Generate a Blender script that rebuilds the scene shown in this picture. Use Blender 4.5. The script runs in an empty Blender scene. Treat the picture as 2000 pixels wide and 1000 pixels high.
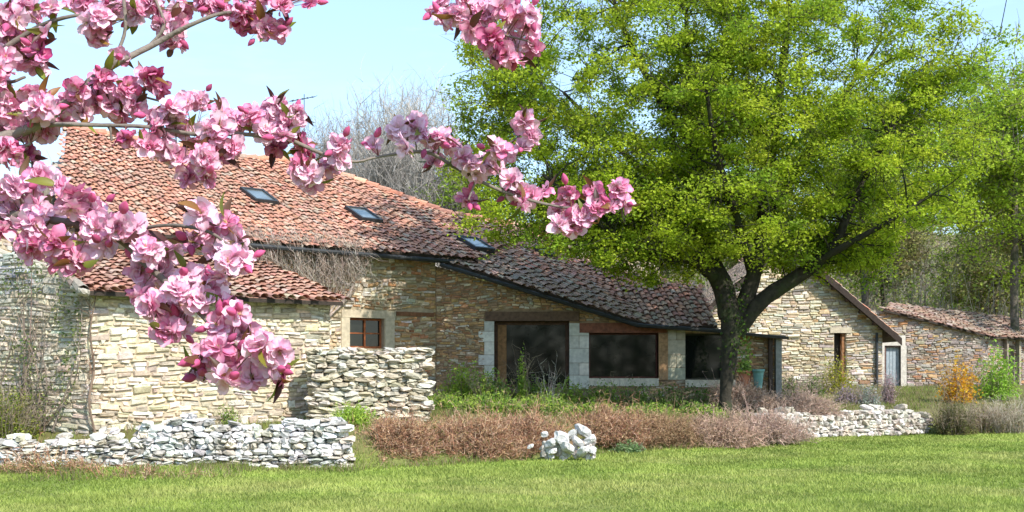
import bpy, math
import numpy as np
from math import radians, sin, cos, pi
rng = np.random.default_rng(7)
sc = bpy.context.scene
COL = sc.collection

# ------------------------------------------------------------------ camera, sky, sun
CAMZ, F, HOR = 1.8, 2200.0, 720.0
cam_d = bpy.data.cameras.new("camera"); cam = bpy.data.objects.new("camera", cam_d); COL.objects.link(cam)
cam.location = (0, 0, CAMZ); cam.rotation_euler = (radians(90), 0, 0)
cam_d.sensor_width = 36; cam_d.lens = 36 * F / 2000; cam_d.shift_y = (HOR - 500) / 2000
cam_d.clip_start = 0.05; cam_d.clip_end = 2000
sc.camera = cam
SUN = np.array([0.52, -0.62, 0.80]); SUN /= np.linalg.norm(SUN)
el = math.asin(SUN[2]); az = math.atan2(SUN[0], SUN[1])
w = bpy.data.worlds.new("World"); sc.world = w; w.use_nodes = True
nt = w.node_tree; nt.nodes.clear()
out = nt.nodes.new("ShaderNodeOutputWorld"); bg = nt.nodes.new("ShaderNodeBackground")
sky = nt.nodes.new("ShaderNodeTexSky"); sky.sky_type = 'NISHITA'; sky.sun_disc = False
sky.sun_elevation = el; sky.sun_rotation = az; sky.air_density = 1.0; sky.dust_density = 0.6; sky.ozone_density = 1.5
tc = nt.nodes.new("ShaderNodeTexCoord"); mp = nt.nodes.new("ShaderNodeMapping"); mp.inputs['Scale'].default_value = (2, 2, 11)
nz = nt.nodes.new("ShaderNodeTexNoise"); nz.inputs['Scale'].default_value = 2.2; nz.inputs['Detail'].default_value = 7; nz.inputs['Roughness'].default_value = .6
rp = nt.nodes.new("ShaderNodeValToRGB"); rp.color_ramp.elements[0].position = .5; rp.color_ramp.elements[1].position = .8
rp.color_ramp.elements[0].color = (.26, .26, .26, 1); rp.color_ramp.elements[1].color = (.6, .6, .6, 1)
mx = nt.nodes.new("ShaderNodeMix"); mx.data_type = 'RGBA'; mx.inputs['B'].default_value = (3.9, 5.9, 7.7, 1)
nt.links.new(tc.outputs['Generated'], mp.inputs[0]); nt.links.new(mp.outputs[0], nz.inputs['Vector']); nt.links.new(nz.outputs[0], rp.inputs[0])
nt.links.new(rp.outputs[0], mx.inputs['Factor']); nt.links.new(sky.outputs[0], mx.inputs['A'])
nt.links.new(mx.outputs['Result'], bg.inputs[0]); nt.links.new(bg.outputs[0], out.inputs[0])
bg.inputs[1].default_value = 0.15
sd = bpy.data.lights.new("sun", 'SUN'); sd.energy = 3.7; sd.angle = radians(.5); sd.color = (1, .95, .87)
so = bpy.data.objects.new("sun", sd); COL.objects.link(so)
from mathutils import Vector
so.rotation_euler = Vector(tuple(SUN)).to_track_quat('Z', 'Y').to_euler()
so.location = (20, -20, 30)
sc.view_settings.view_transform = 'Standard'; sc.view_settings.look = 'None'
sc.view_settings.exposure = 0.85; sc.view_settings.gamma = 1; sc.view_settings.use_curve_mapping = False

# ------------------------------------------------------------------ helpers
def P(px, py, d): return np.array([(px - 1000) / F * d, d, CAMZ + (HOR - py) / F * d])
def sm(t): t = np.clip(t, 0, 1); return t * t * (3 - 2 * t)
EX = [-40, -20, -3, .4, 2, 4.6, 5.6, 7, 11, 30, 60]; EY = [20, 20, 20.6, 22, 24.3, 25, 26, 29, 31, 31.5, 33]
def gz(x, y):
    x = np.asarray(x, float); y = np.asarray(y, float); e = np.interp(x, EX, EY)
    z = .6 * sm((y - e) / 1.2) + .5 * sm((y - e - 1) / 9) + 16 * sm((y - 62) / 70)
    return z + .03 * np.sin(x * .9 + 1) * np.sin(y * .7) * sm((y - 3) / 4)

class MB:
    def __init__(s): s.V = []; s.Q = []; s.T = []; s.C = []; s.QM = []; s.TM = []; s.n = 0
    def add(s, V, Fc, col=(.5, .5, .5), mi=0):
        V = np.asarray(V, float).reshape(-1, 3); Fc = np.asarray(Fc, int)
        c = np.asarray(col, float)
        if c.ndim == 1: c = np.tile(c, (len(V), 1))
        s.V.append(V); s.C.append(c)
        if Fc.shape[1] == 4: s.Q.append(Fc + s.n); s.QM.append(np.full(len(Fc), mi))
        else: s.T.append(Fc + s.n); s.TM.append(np.full(len(Fc), mi))
        s.n += len(V)
    def box(s, lo, hi, col=(.5, .5, .5), mi=0, bev=0.0):
        lo = np.array(lo, float); hi = np.array(hi, float)
        V = np.array([[x, y, z] for x in (lo[0], hi[0]) for y in (lo[1], hi[1]) for z in (lo[2], hi[2])])
        s.add(V, BOXF, col, mi)
    def fbox(s, O, U, N, u0, u1, n0, n1, z0, z1, col=(.5, .5, .5), mi=0, z1b=None):
        """box along direction U, out along N, up z; top may slope to z1b"""
        z1b = z1 if z1b is None else z1b
        V = []
        for u, zt in ((u0, z1), (u1, z1b)):
            for n in (n0, n1):
                for z in (z0, zt):
                    V.append([O[0] + U[0] * u + N[0] * n, O[1] + U[1] * u + N[1] * n, z])
        s.add(V, BOXF, col, mi)
BOXF = np.array([[0, 1, 3, 2], [4, 6, 7, 5], [0, 4, 5, 1], [2, 3, 7, 6], [0, 2, 6, 4], [1, 5, 7, 3]])

def link(o, parent=None):
    COL.objects.link(o)
    if parent is not None: o.parent = parent
    return o
def build(name, mb, mats, parent=None, origin=None, smooth=False):
    me = bpy.data.meshes.new(name)
    V = np.concatenate(mb.V); C = np.concatenate(mb.C)
    if parent is not None:
        org = np.zeros(3); p = parent
        while p is not None: org += np.array(p.location); p = p.parent
        off = org; loc = (0, 0, 0)
    elif origin is not None: off = np.array(origin, float); loc = tuple(off)
    else: off = np.zeros(3); loc = (0, 0, 0)
    V = V - off
    Q = np.concatenate(mb.Q) if mb.Q else np.zeros((0, 4), int); T = np.concatenate(mb.T) if mb.T else np.zeros((0, 3), int)
    me.vertices.add(len(V)); me.vertices.foreach_set("co", V.ravel())
    li = np.concatenate([Q.ravel(), T.ravel()]); me.loops.add(len(li)); me.loops.foreach_set("vertex_index", li)
    ls = np.concatenate([np.arange(len(Q)) * 4, len(Q) * 4 + np.arange(len(T)) * 3])
    me.polygons.add(len(ls)); me.polygons.foreach_set("loop_start", ls)
    mi = np.concatenate([np.concatenate(mb.QM) if mb.Q else np.zeros(0, int), np.concatenate(mb.TM) if mb.T else np.zeros(0, int)])
    me.polygons.foreach_set("material_index", mi.astype(int))
    me.polygons.foreach_set("use_smooth", np.full(len(ls), smooth))
    me.update(calc_edges=True); me.validate()
    a = me.color_attributes.new("Col", 'FLOAT_COLOR', 'POINT')
    a.data.foreach_set("color", np.concatenate([np.clip(C, 0, 1), np.ones((len(C), 1))], 1).ravel())
    for m in (mats if isinstance(mats, (list, tuple)) else [mats]): me.materials.append(m)
    o = bpy.data.objects.new(name, me); o.location = loc
    return link(o, parent)
def tag(o, label=None, cat=None, group=None, kind=None):
    if label: o["label"] = label
    if cat: o["category"] = cat
    if group: o["group"] = group
    if kind: o["kind"] = kind
    return o
def empty(name, loc, label, cat, group=None):
    o = bpy.data.objects.new(name, None); o.location = tuple(float(v) for v in loc); o.empty_display_size = .2
    return tag(link(o), label, cat, group)

def mat(name, col=None, rough=.85, nscale=8, namt=.25, bump=.0, bscale=30, transl=0, spec=.3, dark=None, metal=0, stain=None, stscale=1.5, stpos=(.5, .65)):
    m = bpy.data.materials.new(name); m.use_nodes = True; t = m.node_tree; N = t.nodes; L = t.links
    b = N["Principled BSDF"]; b.inputs['Roughness'].default_value = rough; b.inputs['Specular IOR Level'].default_value = spec; b.inputs['Metallic'].default_value = metal
    if col is None:
        a = N.new("ShaderNodeAttribute"); a.attribute_name = "Col"; src = a.outputs['Color']
    else:
        a = N.new("ShaderNodeRGB"); a.outputs[0].default_value = (*col, 1); src = a.outputs[0]
    g = N.new("ShaderNodeTexCoord")
    n = N.new("ShaderNodeTexNoise"); n.inputs['Scale'].default_value = nscale; n.inputs['Detail'].default_value = 6
    L.new(g.outputs['Object'], n.inputs['Vector'])
    mr = N.new("ShaderNodeMapRange"); mr.inputs['From Min'].default_value = .3; mr.inputs['From Max'].default_value = .7
    mr.inputs['To Min'].default_value = 1 - namt; mr.inputs['To Max'].default_value = 1 + namt
    L.new(n.outputs[0], mr.inputs['Value'])
    vm = N.new("ShaderNodeVectorMath"); vm.operation = 'SCALE'; L.new(src, vm.inputs[0]); L.new(mr.outputs[0], vm.inputs['Scale'])
    res = vm.outputs[0]
    if stain is not None:
        n2 = N.new("ShaderNodeTexNoise"); n2.inputs['Scale'].default_value = stscale; n2.inputs['Detail'].default_value = 8; n2.inputs['Roughness'].default_value = .65
        L.new(g.outputs['Object'], n2.inputs['Vector'])
        r2 = N.new("ShaderNodeMapRange"); r2.inputs['From Min'].default_value = stpos[0]; r2.inputs['From Max'].default_value = stpos[1]; r2.inputs['To Max'].default_value = .75
        L.new(n2.outputs[0], r2.inputs['Value'])
        mm = N.new("ShaderNodeMix"); mm.data_type = 'RGBA'; mm.inputs['B'].default_value = (*stain, 1)
        L.new(r2.outputs[0], mm.inputs['Factor']); L.new(res, mm.inputs['A']); res = mm.outputs['Result']
    L.new(res, b.inputs['Base Color'])
    if bump:
        n3 = N.new("ShaderNodeTexNoise"); n3.inputs['Scale'].default_value = bscale; n3.inputs['Detail'].default_value = 5
        L.new(g.outputs['Object'], n3.inputs['Vector'])
        bp = N.new("ShaderNodeBump"); bp.inputs['Strength'].default_value = bump; bp.inputs['Distance'].default_value = .03
        L.new(n3.outputs[0], bp.inputs['Height']); L.new(bp.outputs[0], b.inputs['Normal'])
    if transl:
        tr = N.new("ShaderNodeBsdfTranslucent"); L.new(res, tr.inputs[0]); ms = N.new("ShaderNodeMixShader"); ms.inputs[0].default_value = transl
        o = N["Material Output"]; L.new(b.outputs[0], ms.inputs[1]); L.new(tr.outputs[0], ms.inputs[2]); L.new(ms.outputs[0], o.inputs[0])
    return m

M_stone = mat("stone", None, .9, 14, .22, .5, 40, stain=(.16, .13, .09), stscale=2.6, stpos=(.56, .72))
M_mortar = mat("lime_mortar", None, .95, 5, .3, .5, 25)
M_white = mat("limestone", None, .9, 9, .25, .6, 25, stain=(.2, .2, .19), stscale=5, stpos=(.58, .68))
M_tile = mat("clay_tile", None, .85, 20, .25, .3, 50, stain=(.26, .19, .12), stscale=1.1, stpos=(.55, .8))
M_wood = mat("weathered_wood", None, .7, 12, .35, .3, 30)
M_dark = mat("dark_metal", (.035, .038, .042), .5, 6, .2)
M_cut = mat("cut_stone", None, .85, 10, .18, .3, 30)
M_leaf = mat("leaf", None, .6, 3, .15, transl=.5, spec=.25)
M_twig = mat("twig", None, .85, 15, .3)
M_bark = mat("bark", None, .9, 7, .4, .8, 14, stain=(.035, .05, .015), stscale=1.5, stpos=(.5, .62))
M_petal = mat("petal", None, .6, 60, .14, transl=.25, spec=.15)
M_glass = mat("window_glass", (.010, .012, .010), .05, 1.2, .5, spec=.42)
M_skyglass = mat("skylight_glass", (.34, .38, .38), .22, 2, .2, spec=.9, metal=.7)
M_paint = mat("door_paint", None, .6, 9, .15)
M_terra = mat("terracotta", None, .8, 8, .2)
M_grass = mat("grass_blades", None, .6, .6, .25, transl=.3)

# ---- geometry generators
def norm(v): return v / np.maximum(np.linalg.norm(v, axis=-1, keepdims=True), 1e-9)
def tube(mb, pts, rad, sides=8, col=(.2, .15, .1), sub=4, wob=0, mi=0):
    pts = np.asarray(pts, float); rad = np.asarray(rad, float)
    # catmull-rom
    if sub > 1 and len(pts) > 2:
        pp = np.vstack([2 * pts[0] - pts[1], pts, 2 * pts[-1] - pts[-2]]); o = []; r = []
        for i in range(len(pts) - 1):
            p0, p1, p2, p3 = pp[i:i + 4]
            for k in range(sub):
                t = k / sub
                o.append(.5 * ((2 * p1) + (p2 - p0) * t + (2 * p0 - 5 * p1 + 4 * p2 - p3) * t * t + (3 * p1 - p0 - 3 * p2 + p3) * t ** 3)); r.append(rad[i] * (1 - t) + rad[i + 1] * t)
        o.append(pts[-1]); r.append(rad[-1]); pts = np.array(o); rad = np.array(r)
    n = len(pts); D = norm(np.gradient(pts, axis=0))
    ref = np.array([0, 0, 1.]) if abs(D[:, 2]).mean() < .8 else np.array([0, 1., 0])
    A = norm(np.cross(D, ref)); B = np.cross(D, A)
    th = np.arange(sides) * 2 * pi / sides
    R = rad[:, None] * (1 + wob * rng.normal(size=(n, sides)))
    V = pts[:, None] + R[..., None] * (np.cos(th)[None, :, None] * A[:, None] + np.sin(th)[None, :, None] * B[:, None])
    i = np.arange(n - 1)[:, None] * sides; j = np.arange(sides)[None]; k = (j + 1) % sides
    Fq = np.stack([i + j, i + k, i + sides + k, i + sides + j], -1).reshape(-1, 4)
    mb.add(V.reshape(-1, 3), Fq, col, mi)
    return pts
def twigs(mb, P0, D, L, r, col, k=4, bend=.2, wob=.06, sides=3, grav=0):
    P0 = np.asarray(P0, float); n = len(P0); D = norm(np.asarray(D, float)); L = np.broadcast_to(L, (n,)); r = np.broadcast_to(r, (n,))
    bd = rng.normal(size=(n, 3)) * bend * L[:, None]; bd[:, 2] -= grav * L
    t = np.linspace(0, 1, k + 1)
    pts = P0[:, None] + D[:, None] * (L[:, None] * t)[..., None] + bd[:, None] * (t ** 2)[None, :, None]
    pts[:, 1:] += rng.normal(size=(n, k, 3)) * (wob * L / k)[:, None, None]
    A = norm(np.cross(D, rng.normal(size=(n, 3)))); B = np.cross(D, A)
    th = np.arange(sides) * 2 * pi / sides
    ring = np.cos(th)[None, :, None] * A[:, None] + np.sin(th)[None, :, None] * B[:, None]
    rr = r[:, None] * (1 - .75 * t)[None]
    V = pts[:, :, None] + rr[..., None, None] * ring[:, None]
    base = (np.arange(n) * (k + 1) * sides)[:, None, None]; i = (np.arange(k) * sides)[None, :, None]; j = np.arange(sides)[None, None]
    jj = (j + 1) % sides
    Fq = np.stack([base + i + j, base + i + jj, base + i + sides + jj, base + i + sides + j], -1).reshape(-1, 4)
    c = np.asarray(col, float)
    if c.ndim == 2: c = np.repeat(c, (k + 1) * sides, 0)
    mb.add(V.reshape(-1, 3), Fq, c)
    return pts
def leaves(mb, C, size, col, up=.4, asp=.55, fold=.15):
    n = len(C); size = np.broadcast_to(size, (n,))[:, None]
    A = norm(rng.normal(size=(n, 3))); Nn = rng.normal(size=(n, 3)); Nn[:, 2] = np.abs(Nn[:, 2]) + up; Nn = norm(Nn)
    A = norm(np.cross(Nn, A)); B = np.cross(Nn, A)
    V = np.stack([C - A * size * .5, C + B * size * asp * .5 + Nn * size * fold, C + A * size * .5, C - B * size * asp * .5 + Nn * size * fold], 1)
    c = np.asarray(col, float)
    if c.ndim == 2: c = np.repeat(c, 4, 0)
    mb.add(V.reshape(-1, 3), np.arange(4 * n).reshape(n, 4), c)
def pick(cols, n, jit=.12):
    c = np.array(cols, float)[rng.integers(0, len(cols), n)]
    return np.clip(c * (1 + jit * rng.normal(size=(n, 1))) * (1 + jit * .3 * rng.normal(size=(n, 3))), 0, 1)

# rock prototype : cube subdivided 3x3 per face, rounded
def rock_proto():
    vs = {}; Vl = []; Fl = []
    g = [-1, -.45, .45, 1]
    def vid(p):
        k = tuple(np.round(p, 3))
        if k not in vs: vs[k] = len(Vl); Vl.append(p)
        return vs[k]
    for ax in range(3):
        for s in (-1, 1):
            for i in range(3):
                for j in range(3):
                    q = []
                    for a, b in ((i, j), (i + 1, j), (i + 1, j + 1), (i, j + 1)):
                        p = [0, 0, 0]; p[ax] = s; p[(ax + 1) % 3] = g[a]; p[(ax + 2) % 3] = g[b]; q.append(vid(tuple(p)))
                    Fl.append(q if s > 0 else q[::-1])
    V = np.array(Vl, float); nn = (np.abs(V) > .9).sum(1)
    V *= np.where(nn == 3, .72, np.where(nn == 2, .88, 1))[:, None]
    return V, np.array(Fl)
RV, RF = rock_proto()
def rocks(mb, C, S, rot, col, rough=.12, tilt=.1):
    """many stones: centre, half-size(3), z rotation"""
    C = np.asarray(C, float); n = len(C); m = len(RV)
    V = RV[None] + np.clip(rng.normal(size=(n, m, 3)), -1.6, 1.6) * rough
    V = V * np.asarray(S)[:, None]
    V[..., 2] += V[..., 0] * (rng.normal(size=(n, 1)) * tilt) + V[..., 1] * (rng.normal(size=(n, 1)) * tilt)
    V[..., 2] = V[..., 2]; c, s = np.cos(rot)[:, None], np.sin(rot)[:, None]
    X = V[..., 0] * c - V[..., 1] * s; Y = V[..., 0] * s + V[..., 1] * c
    V = np.stack([X, Y, V[..., 2]], -1) + C[:, None]
    Fq = (RF[None] + (np.arange(n) * m)[:, None, None]).reshape(-1, 4)
    mb.add(V.reshape(-1, 3), Fq, np.repeat(col, m, 0))

def stone_face(mb, O, U, N, u0, u1, z0, top, holes, colf, ch=(.07, .13), ln=(.14, .42), prot=(.02, .06), gap=.010, mi=0, wav=.04):
    O = np.array(O, float)[:2]; U = np.array(U, float); N = np.array(N, float)
    us = np.linspace(u0, u1, 260); tz = np.array([top(u) for u in us]); z = z0; ph = rng.random() * 6
    Vs = []; Cs = []
    while z < tz.max():
        h = rng.uniform(*ch); zm = z + h * .6
        ok = tz >= zm
        for (a, b, c, d) in holes:
            if c - h * .45 < zm < d + h * .45: ok &= ~((us > a) & (us < b))
        i = 0
        while i < len(us):
            if not ok[i]: i += 1; continue
            j = i
            while j + 1 < len(us) and ok[j + 1]: j += 1
            a, b = us[i], us[j]
            for (ha, hb, c, d) in holes:   # exact hole edges
                if c - h * .45 < zm < d + h * .45:
                    if abs(a - hb) < .08: a = hb
                    if abs(b - ha) < .08: b = ha
            u = a
            while u < b - .02:
                l = rng.uniform(*ln)
                if b - (u + l) < ln[0]: l = b - u
                e = u + l
                zz = lambda q: z + wav * (sin(q * 1.7 + ph + z * 2) + .5 * sin(q * 4.1 + z * 7)) * (.3 + .7 * min(1, max(0, (z - z0) * 3)))
                hh = h * (rng.uniform(.72, 1.05) if rng.random() > .13 else rng.uniform(1.3, 1.9)); lo_ = rng.uniform(-.006, .012)
                j4 = rng.normal(size=(4, 2)) * .011; j4[:, 1] += lo_
                c2 = np.array([[u + gap, zz(u) + gap * .6], [e - gap, zz(e) + gap * .6], [e - gap, zz(e) + hh - gap * .4], [u + gap, zz(u) + hh - gap * .4]]) + j4
                # round silhouettes: inner front face
                ctr = c2.mean(0); sh = np.array([1 - min(.3, .05 / max(l, .05)), .68]); inn = ctr + (c2 - ctr) * sh + rng.normal(size=(4, 2)) * .006
                p = rng.uniform(*prot); tp = p + rng.normal(size=4) * .008
                V = [np.append((O + U * q[0])[:2], q[1]) for q in c2]
                W = [np.append((O + U * q[0] + N * t)[:2], q[1]) for q, t in zip(inn, tp)]
                Vs.append(V + W); Cs.append(colf((u + e) / 2, zm))
                u = e
            i = j + 1
        z += h
    n = len(Vs); V = np.array(Vs).reshape(n * 8, 3)
    f = np.array([[4, 5, 6, 7], [0, 1, 5, 4], [1, 2, 6, 5], [2, 3, 7, 6], [3, 0, 4, 7]])
    Fq = (f[None] + (np.arange(n) * 8)[:, None, None]).reshape(-1, 4)
    mb.add(V, Fq, np.repeat(np.array(Cs), 8, 0), mi)
def wall_core(mb, O, U, N, u0, u1, z0, top, holes, breaks, thick, col, mi):
    ed = sorted({u0, u1, *[min(max(h[0], u0), u1) for h in holes], *[min(max(h[1], u0), u1) for h in holes], *breaks})
    for a, b in zip(ed[:-1], ed[1:]):
        if b - a < 1e-4: continue
        m = (a + b) / 2; hs = sorted([h for h in holes if h[0] < m < h[1]], key=lambda h: h[2]); z = z0
        for h in hs:
            if h[2] > z + .01: mb.fbox(O, U, N, a, b, -thick, 0, z, h[2], col, mi)
            z = h[3]
        if min(top(a), top(b)) > z + .01: mb.fbox(O, U, N, a, b, -thick, 0, z, top(a + 1e-6), col, mi, z1b=top(b - 1e-6))

def inpoly(x, y, poly):
    r = False; n = len(poly); j = n - 1
    for i in range(n):
        xi, yi = poly[i]; xj, yj = poly[j]
        if (yi > y) != (yj > y) and x < (xj - xi) * (y - yi) / (yj - yi) + xi: r = not r
        j = i
    return r
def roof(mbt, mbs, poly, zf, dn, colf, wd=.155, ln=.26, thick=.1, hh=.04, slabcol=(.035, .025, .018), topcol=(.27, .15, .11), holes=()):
    dn = norm(np.array(dn, float)); al = np.array([-dn[1], dn[0]])
    pp = np.array(poly); A = pp @ al; Bv = pp @ dn
    Vs = []; Cs = []
    th = np.linspace(0, pi, 6)
    for ia, a in enumerate(np.arange(A.min() + wd / 2, A.max(), wd)):
        aw = rng.normal() * .008; cj = rng.random() * ln
        for b in np.arange(Bv.min() - cj, Bv.max() + ln, ln):
            bb = b + rng.normal() * .02; a2 = a + aw + rng.normal() * .01
            c = al * a2 + dn * bb
            if not inpoly(c[0], c[1], poly) or any(inpoly(c[0], c[1], h) for h in holes): continue
            V = []
            slip = rng.random() < .03; bb2 = .05 * slip; c = c + dn * bb2; bb = bb + bb2; sk = rng.normal() * (.05 if slip else .015); lift = rng.normal() * .007 - .12 * .0
            for s, rad, up in ((-.5, .42, .0), (.56, .52, .035)):
                for t in th:
                    q = al * (a2 + sk * s + cos(t) * wd * rad) + dn * (bb + s * ln)
                    V.append([q[0], q[1], zf(q[0], q[1]) + lift + up + sin(t) * hh])
            Vs.append(V); Cs.append(colf(c[0], c[1]))
    n = len(Vs)
    f = np.array([[i, i + 1, i + 7, i + 6] for i in range(5)])
    Fq = (f[None] + (np.arange(n) * 12)[:, None, None]).reshape(-1, 4)
    mbt.add(np.array(Vs).reshape(-1, 3), Fq, np.repeat(np.array(Cs), 12, 0))
    # slab: fan from centroid, top + bottom + sides
    k = len(pp); cen = pp.mean(0); pl = pp + norm(cen - pp) * .1; poly = [tuple(v) for v in pl]; T = [[x, y, zf(x, y) - .015] for x, y in poly] + [[*cen, zf(*cen) - .015]]
    Bm = [[x, y, zf(x, y) - thick] for x, y in poly] + [[*cen, zf(*cen) - thick]]
    F3 = [[k, i, (i + 1) % k] for i in range(k)]
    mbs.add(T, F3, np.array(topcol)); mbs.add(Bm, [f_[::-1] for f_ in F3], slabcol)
    Vq = T[:k] + Bm[:k]; mbs.add(Vq, [[i, (i + 1) % k, k + (i + 1) % k, k + i] for i in range(k)], slabcol)  # near-black underside and edge: shade below the eave put into the board colour

# ------------------------------------------------------------------ ground
def ground():
    xs = np.unique(np.concatenate([np.linspace(-500, -40, 16), np.arange(-40, 45, .5), np.linspace(45, 500, 16)]))
    ys = np.unique(np.concatenate([np.linspace(-300, -10, 10), np.arange(-10, 60, .5), np.arange(60, 150, 5), np.linspace(150, 900, 12)]))
    X, Y = np.meshgrid(xs, ys); Z = gz(X, Y); nx, ny = len(xs), len(ys)
    i = np.arange(ny - 1)[:, None] * nx + np.arange(nx - 1)[None]
    lit = sm((Y - 52) / 6) + .0 * X; lit = np.maximum(lit, .6 * sm((Y - np.interp(X, EX, EY)) / 1.0)); mb = MB(); mb.add(np.stack([X, Y, Z], -1).reshape(-1, 3), np.stack([i, i + 1, i + nx + 1, i + nx], -1).reshape(-1, 4), np.repeat(lit.reshape(-1, 1), 3, 1))
    m = bpy.data.materials.new("lawn_soil"); m.use_nodes = True; t = m.node_tree; N = t.nodes; L = t.links; b = N["Principled BSDF"]
    b.inputs['Roughness'].default_value = .95; b.inputs['Specular IOR Level'].default_value = .1
    g = N.new("ShaderNodeTexCoord")
    n1 = N.new("ShaderNodeTexNoise"); n1.inputs['Scale'].default_value = .45; n1.inputs['Detail'].default_value = 6; n1.inputs['Roughness'].default_value = .6
    n2 = N.new("ShaderNodeTexNoise"); n2.inputs['Scale'].default_value = 18; n2.inputs['Detail'].default_value = 8; n2.inputs['Roughness'].default_value = .75
    for n in (n1, n2): L.new(g.outputs['Object'], n.inputs['Vector'])
    r1 = N.new("ShaderNodeValToRGB"); r1.color_ramp.elements[0].position = .35; r1.color_ramp.elements[0].color = (.10, .14, .025, 1)
    r1.color_ramp.elements[1].position = .7; r1.color_ramp.elements[1].color = (.22, .24, .08, 1)
    r2 = N.new("ShaderNodeMapRange"); r2.inputs['From Min'].default_value = .3; r2.inputs['From Max'].default_value = .7; r2.inputs['To Min'].default_value = .5; r2.inputs['To Max'].default_value = 1.5
    L.new(n1.outputs[0], r1.inputs[0]); L.new(n2.outputs[0], r2.inputs['Value'])
    v = N.new("ShaderNodeVectorMath"); v.operation = 'SCALE'; L.new(r1.outputs[0], v.inputs[0]); L.new(r2.outputs[0], v.inputs['Scale']); ac = N.new('ShaderNodeAttribute'); ac.attribute_name = 'Col'; mi_ = N.new('ShaderNodeMix'); mi_.data_type = 'RGBA'; mi_.inputs['B'].default_value = (.13, .095, .05, 1); L.new(ac.outputs['Fac'], mi_.inputs['Factor']); L.new(v.outputs[0], mi_.inputs['A']); L.new(mi_.outputs['Result'], b.inputs['Base Color'])
    tag(build("ground", mb, m, smooth=True), kind="structure")
ground()
def vnoise(x, y, s, seed=0):   # cheap smooth value noise
    x = x / s + seed * 17.3; y = y / s + seed * 9.1
    xi = np.floor(x); yi = np.floor(y); fx = sm(x - xi); fy = sm(y - yi)
    h = lambda a, b: np.modf(np.abs(np.sin(a * 127.1 + b * 311.7 + seed) * 43758.5453))[0]
    return (h(xi, yi) * (1 - fx) + h(xi + 1, yi) * fx) * (1 - fy) + (h(xi, yi + 1) * (1 - fx) + h(xi + 1, yi + 1) * fx) * fy
def grass():
    mb = MB(); n = 330000
    y = 12.3 + (32 - 12.3) * rng.random(n) ** 1.25; x = (rng.random(n) * 2 - 1) * y * .5
    e = np.interp(x, EX, EY); k = y < e + .5; x, y = x[k], y[k]; n = len(x)
    pn = vnoise(x, y, 1.6, 1) * .6 + vnoise(x, y, .5, 2) * .4; dry = vnoise(x * .7, y, 1.7, 3) * .55 + vnoise(x, y * 2.2, .7, 4) * .25 + vnoise(x * .5 + y * .3, y, .9, 8) * .25
    pn = np.clip(pn + .35 * (vnoise(x, y, .22, 31) - .5), 0, 1); h = (.024 + .05 * pn) * rng.uniform(.6, 1.4, n); wd = .006 + .0009 * (y - 12)
    a = rng.random(n) * 2 * pi; lean = rng.normal(size=(n, 2)) * .5
    B = np.stack([x, y, gz(x, y) - .005], 1); d = np.stack([np.cos(a), np.sin(a), a * 0], 1) * wd[:, None]
    tip = B + np.stack([lean[:, 0] * h, lean[:, 1] * h, h], 1)
    g1 = np.array([.18, .26, .04]); g2 = np.array([.38, .45, .10]); g3 = np.array([.42, .42, .14])
    c = g1 + (g2 - g1) * np.clip(pn * 1.3 - .1 + rng.normal(size=n) * .15, 0, 1)[:, None]
    dd = np.clip((dry - .56) * 2.4 + rng.normal(size=n) * .15, 0, .8)[:, None]; c = c * (1 - dd) + g3 * dd
    mb.add(np.stack([B - d, B + d, tip], 1).reshape(-1, 3), np.arange(3 * n).reshape(n, 3), np.repeat(c, 3, 0))
    tag(build("lawn_grass", mb, M_grass), "short mown spring lawn in front of the stone house", "grass", kind="stuff")
    # rough grass on the bank behind the lawn edge
    mb = MB(); n = 90000
    x = rng.uniform(-11, 17, n); e = np.interp(x, EX, EY); y = e - .5 + rng.random(n) * np.where(x > 6, 11, 6)
    left = (x < -4.5) & (rng.random(n) < .55); y[left] = 17.9 + rng.random(left.sum()) ** .6 * 2.6
    fr_ = (x < -2.4) & (rng.random(n) < .2); y[fr_] = rng.uniform(19.7, 20.35, fr_.sum()); keep = vnoise(x, y, .5, 6) > .35; x, y = x[keep], y[keep]; n = len(x)
    h = .1 * rng.uniform(.5, 1.8, n) * (.6 + .9 * vnoise(x, y, .35, 7)); wd = .008; a = rng.random(n) * 2 * pi; lean = rng.normal(size=(n, 2)) * .4
    B = np.stack([x, y, gz(x, y) - .01], 1); d = np.stack([np.cos(a), np.sin(a), a * 0], 1) * wd
    tip = B + np.stack([lean[:, 0] * h, lean[:, 1] * h, h], 1)
    c = pick([(.14, .22, .03), (.24, .3, .05), (.3, .26, .13), (.22, .17, .1)], n)
    mb.add(np.stack([B - d, B + d, tip], 1).reshape(-1, 3), np.arange(3 * n).reshape(n, 3), np.repeat(c, 3, 0))
    tag(build("rough_grass", mb, M_grass), "rough uncut grass on the bank around the low stone walls", "grass", kind="stuff")
grass()

# ------------------------------------------------------------------ farmhouse
UW = np.array([.766, .643]); NW = np.array([.643, -.766])       # long facade direction and its outward normal
C0 = np.array([-2.11, 31.0])
cream = [(.60, .52, .39), (.54, .45, .31), (.64, .57, .45), (.46, .37, .25), (.58, .46, .30), (.66, .61, .52), (.5, .45, .37)]
brown = [(.44, .27, .14), (.50, .30, .13), (.38, .25, .15), (.54, .37, .2), (.44, .22, .11), (.46, .36, .24)]
grey = [(.42, .38, .34), (.36, .31, .28), (.46, .40, .32), (.38, .30, .25), (.48, .42, .36)]
red = [(.50, .225, .145), (.52, .25, .165), (.47, .21, .14), (.53, .28, .19), (.49, .25, .18), (.50, .31, .22), (.43, .21, .15), (.52, .235, .155), (.45, .32, .24)]
purp = [(.42, .27, .20), (.46, .29, .22), (.39, .25, .19), (.46, .31, .24), (.43, .33, .26)]
def one(cols, j=.13): return pick(cols, 1, j)[0]

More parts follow.
